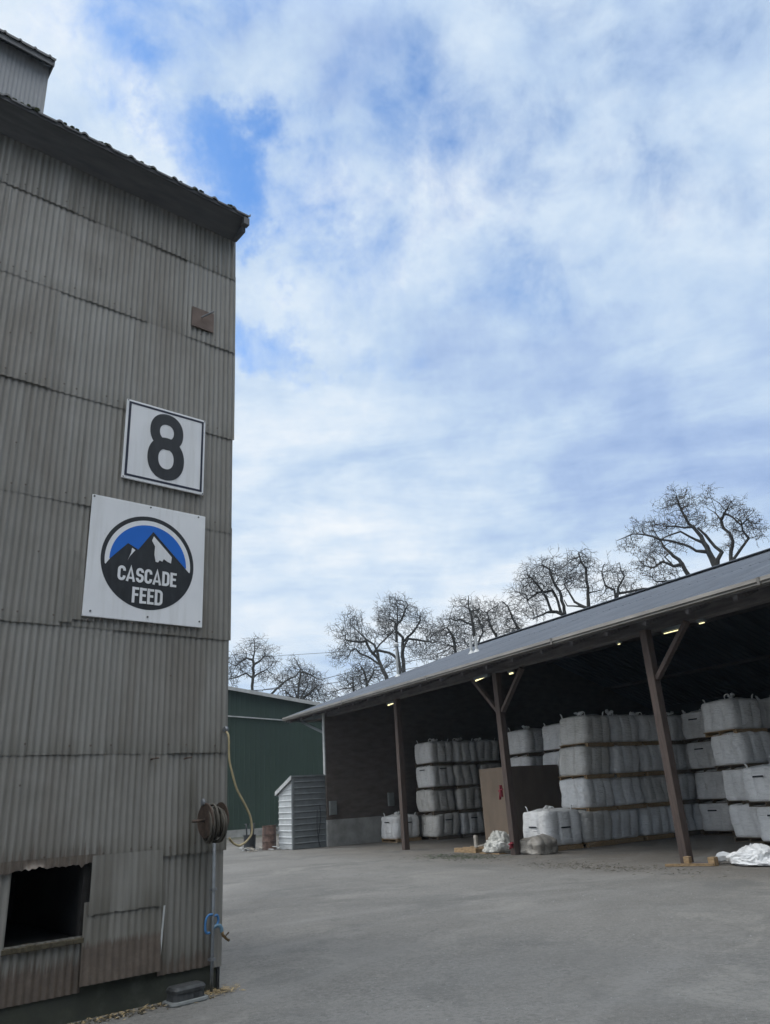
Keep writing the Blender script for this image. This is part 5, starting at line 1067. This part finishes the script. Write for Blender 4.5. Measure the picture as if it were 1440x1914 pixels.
def np_mesh(name, V, F, m, parent):
    me = bpy.data.meshes.new(name); me.vertices.add(len(V)); me.vertices.foreach_set('co', V.astype(np.float32).ravel())
    me.loops.add(F.size); me.loops.foreach_set('vertex_index', F.astype(np.int32).ravel()); me.polygons.add(len(F))
    me.polygons.foreach_set('loop_start', (np.arange(len(F))*F.shape[1]).astype(np.int32)); me.update(calc_edges=True)
    me.polygons.foreach_set('use_smooth', np.ones(len(F), dtype=bool))
    me.materials.append(m); o = bpy.data.objects.new(name, me); COL.objects.link(o); o.parent = parent; return o
def grow(idx, rec, label, leaves=0, density=1.0):
    nm, D, trunk, limbs, blobs = rec; rg = np.random.default_rng(100+idx)
    view = np.array([trunk[0][0], trunk[0][1], 0.0]); view /= np.linalg.norm(view)
    nodes, par, rad = [], [], []
    def add(p, pa, r_): nodes.append(np.array(p, float)); par.append(pa); rad.append(r_); return len(nodes)-1
    def limb(pts, start):
        off = 0.0; last = start; drift = rg.normal(0, .35)
        for i in range(len(pts)-1):
            a = np.array(pts[i][:3]); b = np.array(pts[i+1][:3]); L_ = np.linalg.norm(b-a); n = max(1, int(L_/.35))
            for k in range(1, n+1):
                t = k/n; off += drift*L_/n + rg.normal(0, .03); wob = rg.normal(0, .035, 3)*min(1, L_)
                last = add(a+(b-a)*t+view*off*.6+wob, last, pts[i][3]+(pts[i+1][3]-pts[i][3])*t)
        return last
    t0 = np.array(trunk[0][:3]); lean = (t0-np.array(trunk[1][:3])); lean[2] = 0
    foot = np.array([t0[0]+lean[0]*.6, t0[1]+lean[1]*.6, 0.0]); r0 = trunk[0][3]
    last = add(foot, -1, r0*1.5)
    for k in range(1, 11):
        t = k/10; last = add(foot*(1-t)+t0*t+rg.normal(0, .05, 3)*(0 if k == 10 else 1), last, r0*(1.5-.5*t))
    base_i = last; limb(trunk, base_i)
    for l in limbs:
        p = np.array(l[0][:3]); nd = np.array(nodes); d = np.linalg.norm(nd-p, axis=1); j = int(np.argmin(d))
        if d[j] > 1.2:                                        # a stem of its own: rises from the foot beside the trunk
            gp = np.array([p[0]*.65+foot[0]*.35, p[1]*.65+foot[1]*.35, 0.0]); last = add(gp, 0, l[0][3]*1.3)
            for k in range(1, 9): t = k/8; last = add(gp*(1-t)+p*t+rg.normal(0, .05, 3), last, l[0][3]*(1.3-.3*t))
            limb(l, last)
        else: limb([list(nodes[j])+[l[0][3]]]+l[1:], j)
    n0 = len(nodes)
    A = []
    for x, y, z, r_ in blobs:
        r_ *= 1.05; k = int(max(70, min(1000, 620*r_**2.0))*density); q = rg.normal(0, 1, (k, 3))*r_*np.where(rg.random((k, 1)) < .35, .54, .34); z -= .22*r_
        A.append(q*[1, 1, .95]+[x, y, z]+view*rg.normal(0, .35)*r_)
    A = np.concatenate(A); step, kill, infl = .20, .22, 2.6
    sc = max(.8, D/62.0); step *= sc; kill *= sc
    N_ = np.array(nodes); dist = np.full(len(A), 1e9); near = np.zeros(len(A), int)
    def upd(new_idx):
        nonlocal dist, near
        P_ = np.array([nodes[i] for i in new_idx]); dd = np.linalg.norm(A[:, None, :]-P_[None], axis=2); j = dd.argmin(1); mn = dd[np.arange(len(A)), j]
        b = mn < dist; dist = np.where(b, mn, dist); near = np.where(b, np.array(new_idx)[j], near)
    upd([i for i in range(n0) if nodes[i][2] > trunk[0][2]-3.0])
    for it in range(60):
        live = (dist > kill); A, dist, near = A[live], dist[live], near[live]
        if len(A) == 0: break
        act = dist < infl*sc*(1 if it > 6 else 1.6)
        if not act.any(): break
        new = []
        for j in np.unique(near[act]):
            sel = act & (near == j); d = A[sel]-nodes[j]; d /= np.linalg.norm(d, axis=1, keepdims=True)+1e-9; d = d.mean(0); d /= np.linalg.norm(d)+1e-9
            pd = nodes[j]-nodes[par[j]] if par[j] >= 0 else d; pd = pd/(np.linalg.norm(pd)+1e-9); d = d*.75+pd*(.45 if j >= n0 else 0)+rg.normal(0, .36, 3)+np.array([0, 0, .03]); d /= np.linalg.norm(d)+1e-9
            new.append(add(nodes[j]+d*step*rg.uniform(.7, 1.2), int(j), 0.0))
        upd(new)
        if len(nodes) > 6000: break
    # twigs at the ends
    cnt = np.zeros(len(nodes), int)
    for p in par:
        if p >= 0: cnt[p] += 1
    for i in range(n0, len(nodes)):
        if cnt[i] == 0 or rg.random() < .5:
            for k in range(rg.integers(2, 4) if cnt[i] == 0 else 1):
                pd = nodes[i]-nodes[par[i]]; pd /= np.linalg.norm(pd)+1e-9; d = pd+rg.normal(0, .75, 3); d /= np.linalg.norm(d)
                m_ = add(nodes[i]+d*rg.uniform(.12, .34)*sc, i, -1.0)
                d2 = d+rg.normal(0, .6, 3); d2 /= np.linalg.norm(d2); add(nodes[m_]+d2*rg.uniform(.10, .3)*sc, m_, -1.0)
    n = len(nodes); P_ = np.array(nodes); par_ = np.array(par); tipr = .0098*sc
    acc_ = np.zeros(n); R_ = np.zeros(n)
    for i in range(n-1, -1, -1):
        if rad[i] == -1.0: R_[i] = tipr*.8
        else:
            rr = max(acc_[i], tipr**2.12)**(1/2.12); R_[i] = max(rad[i]*1.45, min(rr, .14)) if i < n0 else min(rr, .09)
        if par_[i] >= 0 and rad[i] != -1.0: acc_[par_[i]] += R_[i]**2.12
    i1 = np.where(par_ >= 0)[0]; pa = par_[i1]; R0 = np.minimum(R_[pa], np.maximum(R_[i1]*1.6, R_[i1]+.004)); R1 = R_[i1]
    root = P_[0]; root_v = Vector(root); t_ = thing('oak_tree', label, 'tree', root_v, 0, 'bare oaks beyond the shed'); Q = P_-root
    thick = (i1 < n0) & (R1 > .055)
    V, F = frusta(Q[pa[thick]], Q[i1[thick]], R0[thick], R1[thick], 8); np_mesh('trunk', V, F, M['bark'], t_)
    th = ~thick; V, F = frusta(Q[pa[th]], Q[i1[th]], R0[th], R1[th], 4); np_mesh('crown', V, F, M['bark'], t_)
    if leaves:
        tips = np.where(cnt[:n0] == 0)[0]; c_ = [i for i in range(n0, len(cnt)) if cnt[i] == 0]; c_ = rg.choice(c_, min(leaves, len(c_)), replace=False)
        VV, FF = [], []
        for i in c_:
            for k in range(rg.integers(3, 9)):
                c = Q[i]+rg.normal(0, .09, 3); u_ = rg.normal(0, 1, 3); u_ /= np.linalg.norm(u_); w_ = np.cross(u_, rg.normal(0, 1, 3)); w_ /= np.linalg.norm(w_)+1e-9; s_ = rg.uniform(.03, .07)
                b_ = len(VV)*1; VV += [c-u_*s_, c+w_*s_*.6, c+u_*s_, c-w_*s_*.6]; FF.append([b_, b_+1, b_+2, b_+3])
        np_mesh('dead_leaves', np.array(VV), np.array(FF), M['leaf'], t_)
TL = {'a': 'slender bare oak left of the others, upright above the green warehouse roof', 'b': 'bare oak with one thick leaning limb above the green warehouse roof', 'c': 'dense low bushy bare tree where the warehouse roof meets the shed roof',
 'e': 'wide gnarled bare oak with arching limbs left of the tall roof vent pipe', 'f': 'tall bare oak with a forked straight trunk right behind the tall roof vent pipe', 'g': 'low tangled bare tree under the wide gnarled oak by the shed roof end',
 'h': 'dense bare oak behind the pair of short roof vent pipes', 'i': 'small rounded bare oak right of the pair of short roof vent pipes', 'j': 'broad bare oak with a fan of dark limbs above the middle of the shed roof',
 'k': 'narrow upright bare oak with a straight central stem above the middle of the shed roof', 'l': 'low open bare oak between the narrow upright oak and the largest oaks', 'm': 'largest bare oak with thick sweeping limbs and dead leaves, reaching highest in its middle',
 'n': 'bare oak leaning left with drooping twigs in front of the largest oak', 'o': 'rightmost bare oak with two slim stems and tufts of dead leaves'}
for i_, rec_ in enumerate(TREES):
    grow(i_, rec_, TL[rec_[0]], leaves={'m': 120, 'n': 90, 'o': 140, 'h': 30}.get(rec_[0], 0), density={'c': 1.5, 'g': 1.5, 'h': 1.35}.get(rec_[0], 1.0))

# ------------------------------------------------------------------ render settings
vs_ = SC.view_settings; vs_.view_transform = 'Standard'; vs_.look = 'None'; vs_.exposure = 0.0; vs_.gamma = 1.0
SC.render.engine = 'CYCLES'; SC.cycles.max_bounces = 8; SC.cycles.diffuse_bounces = 4; SC.cycles.use_denoising = True
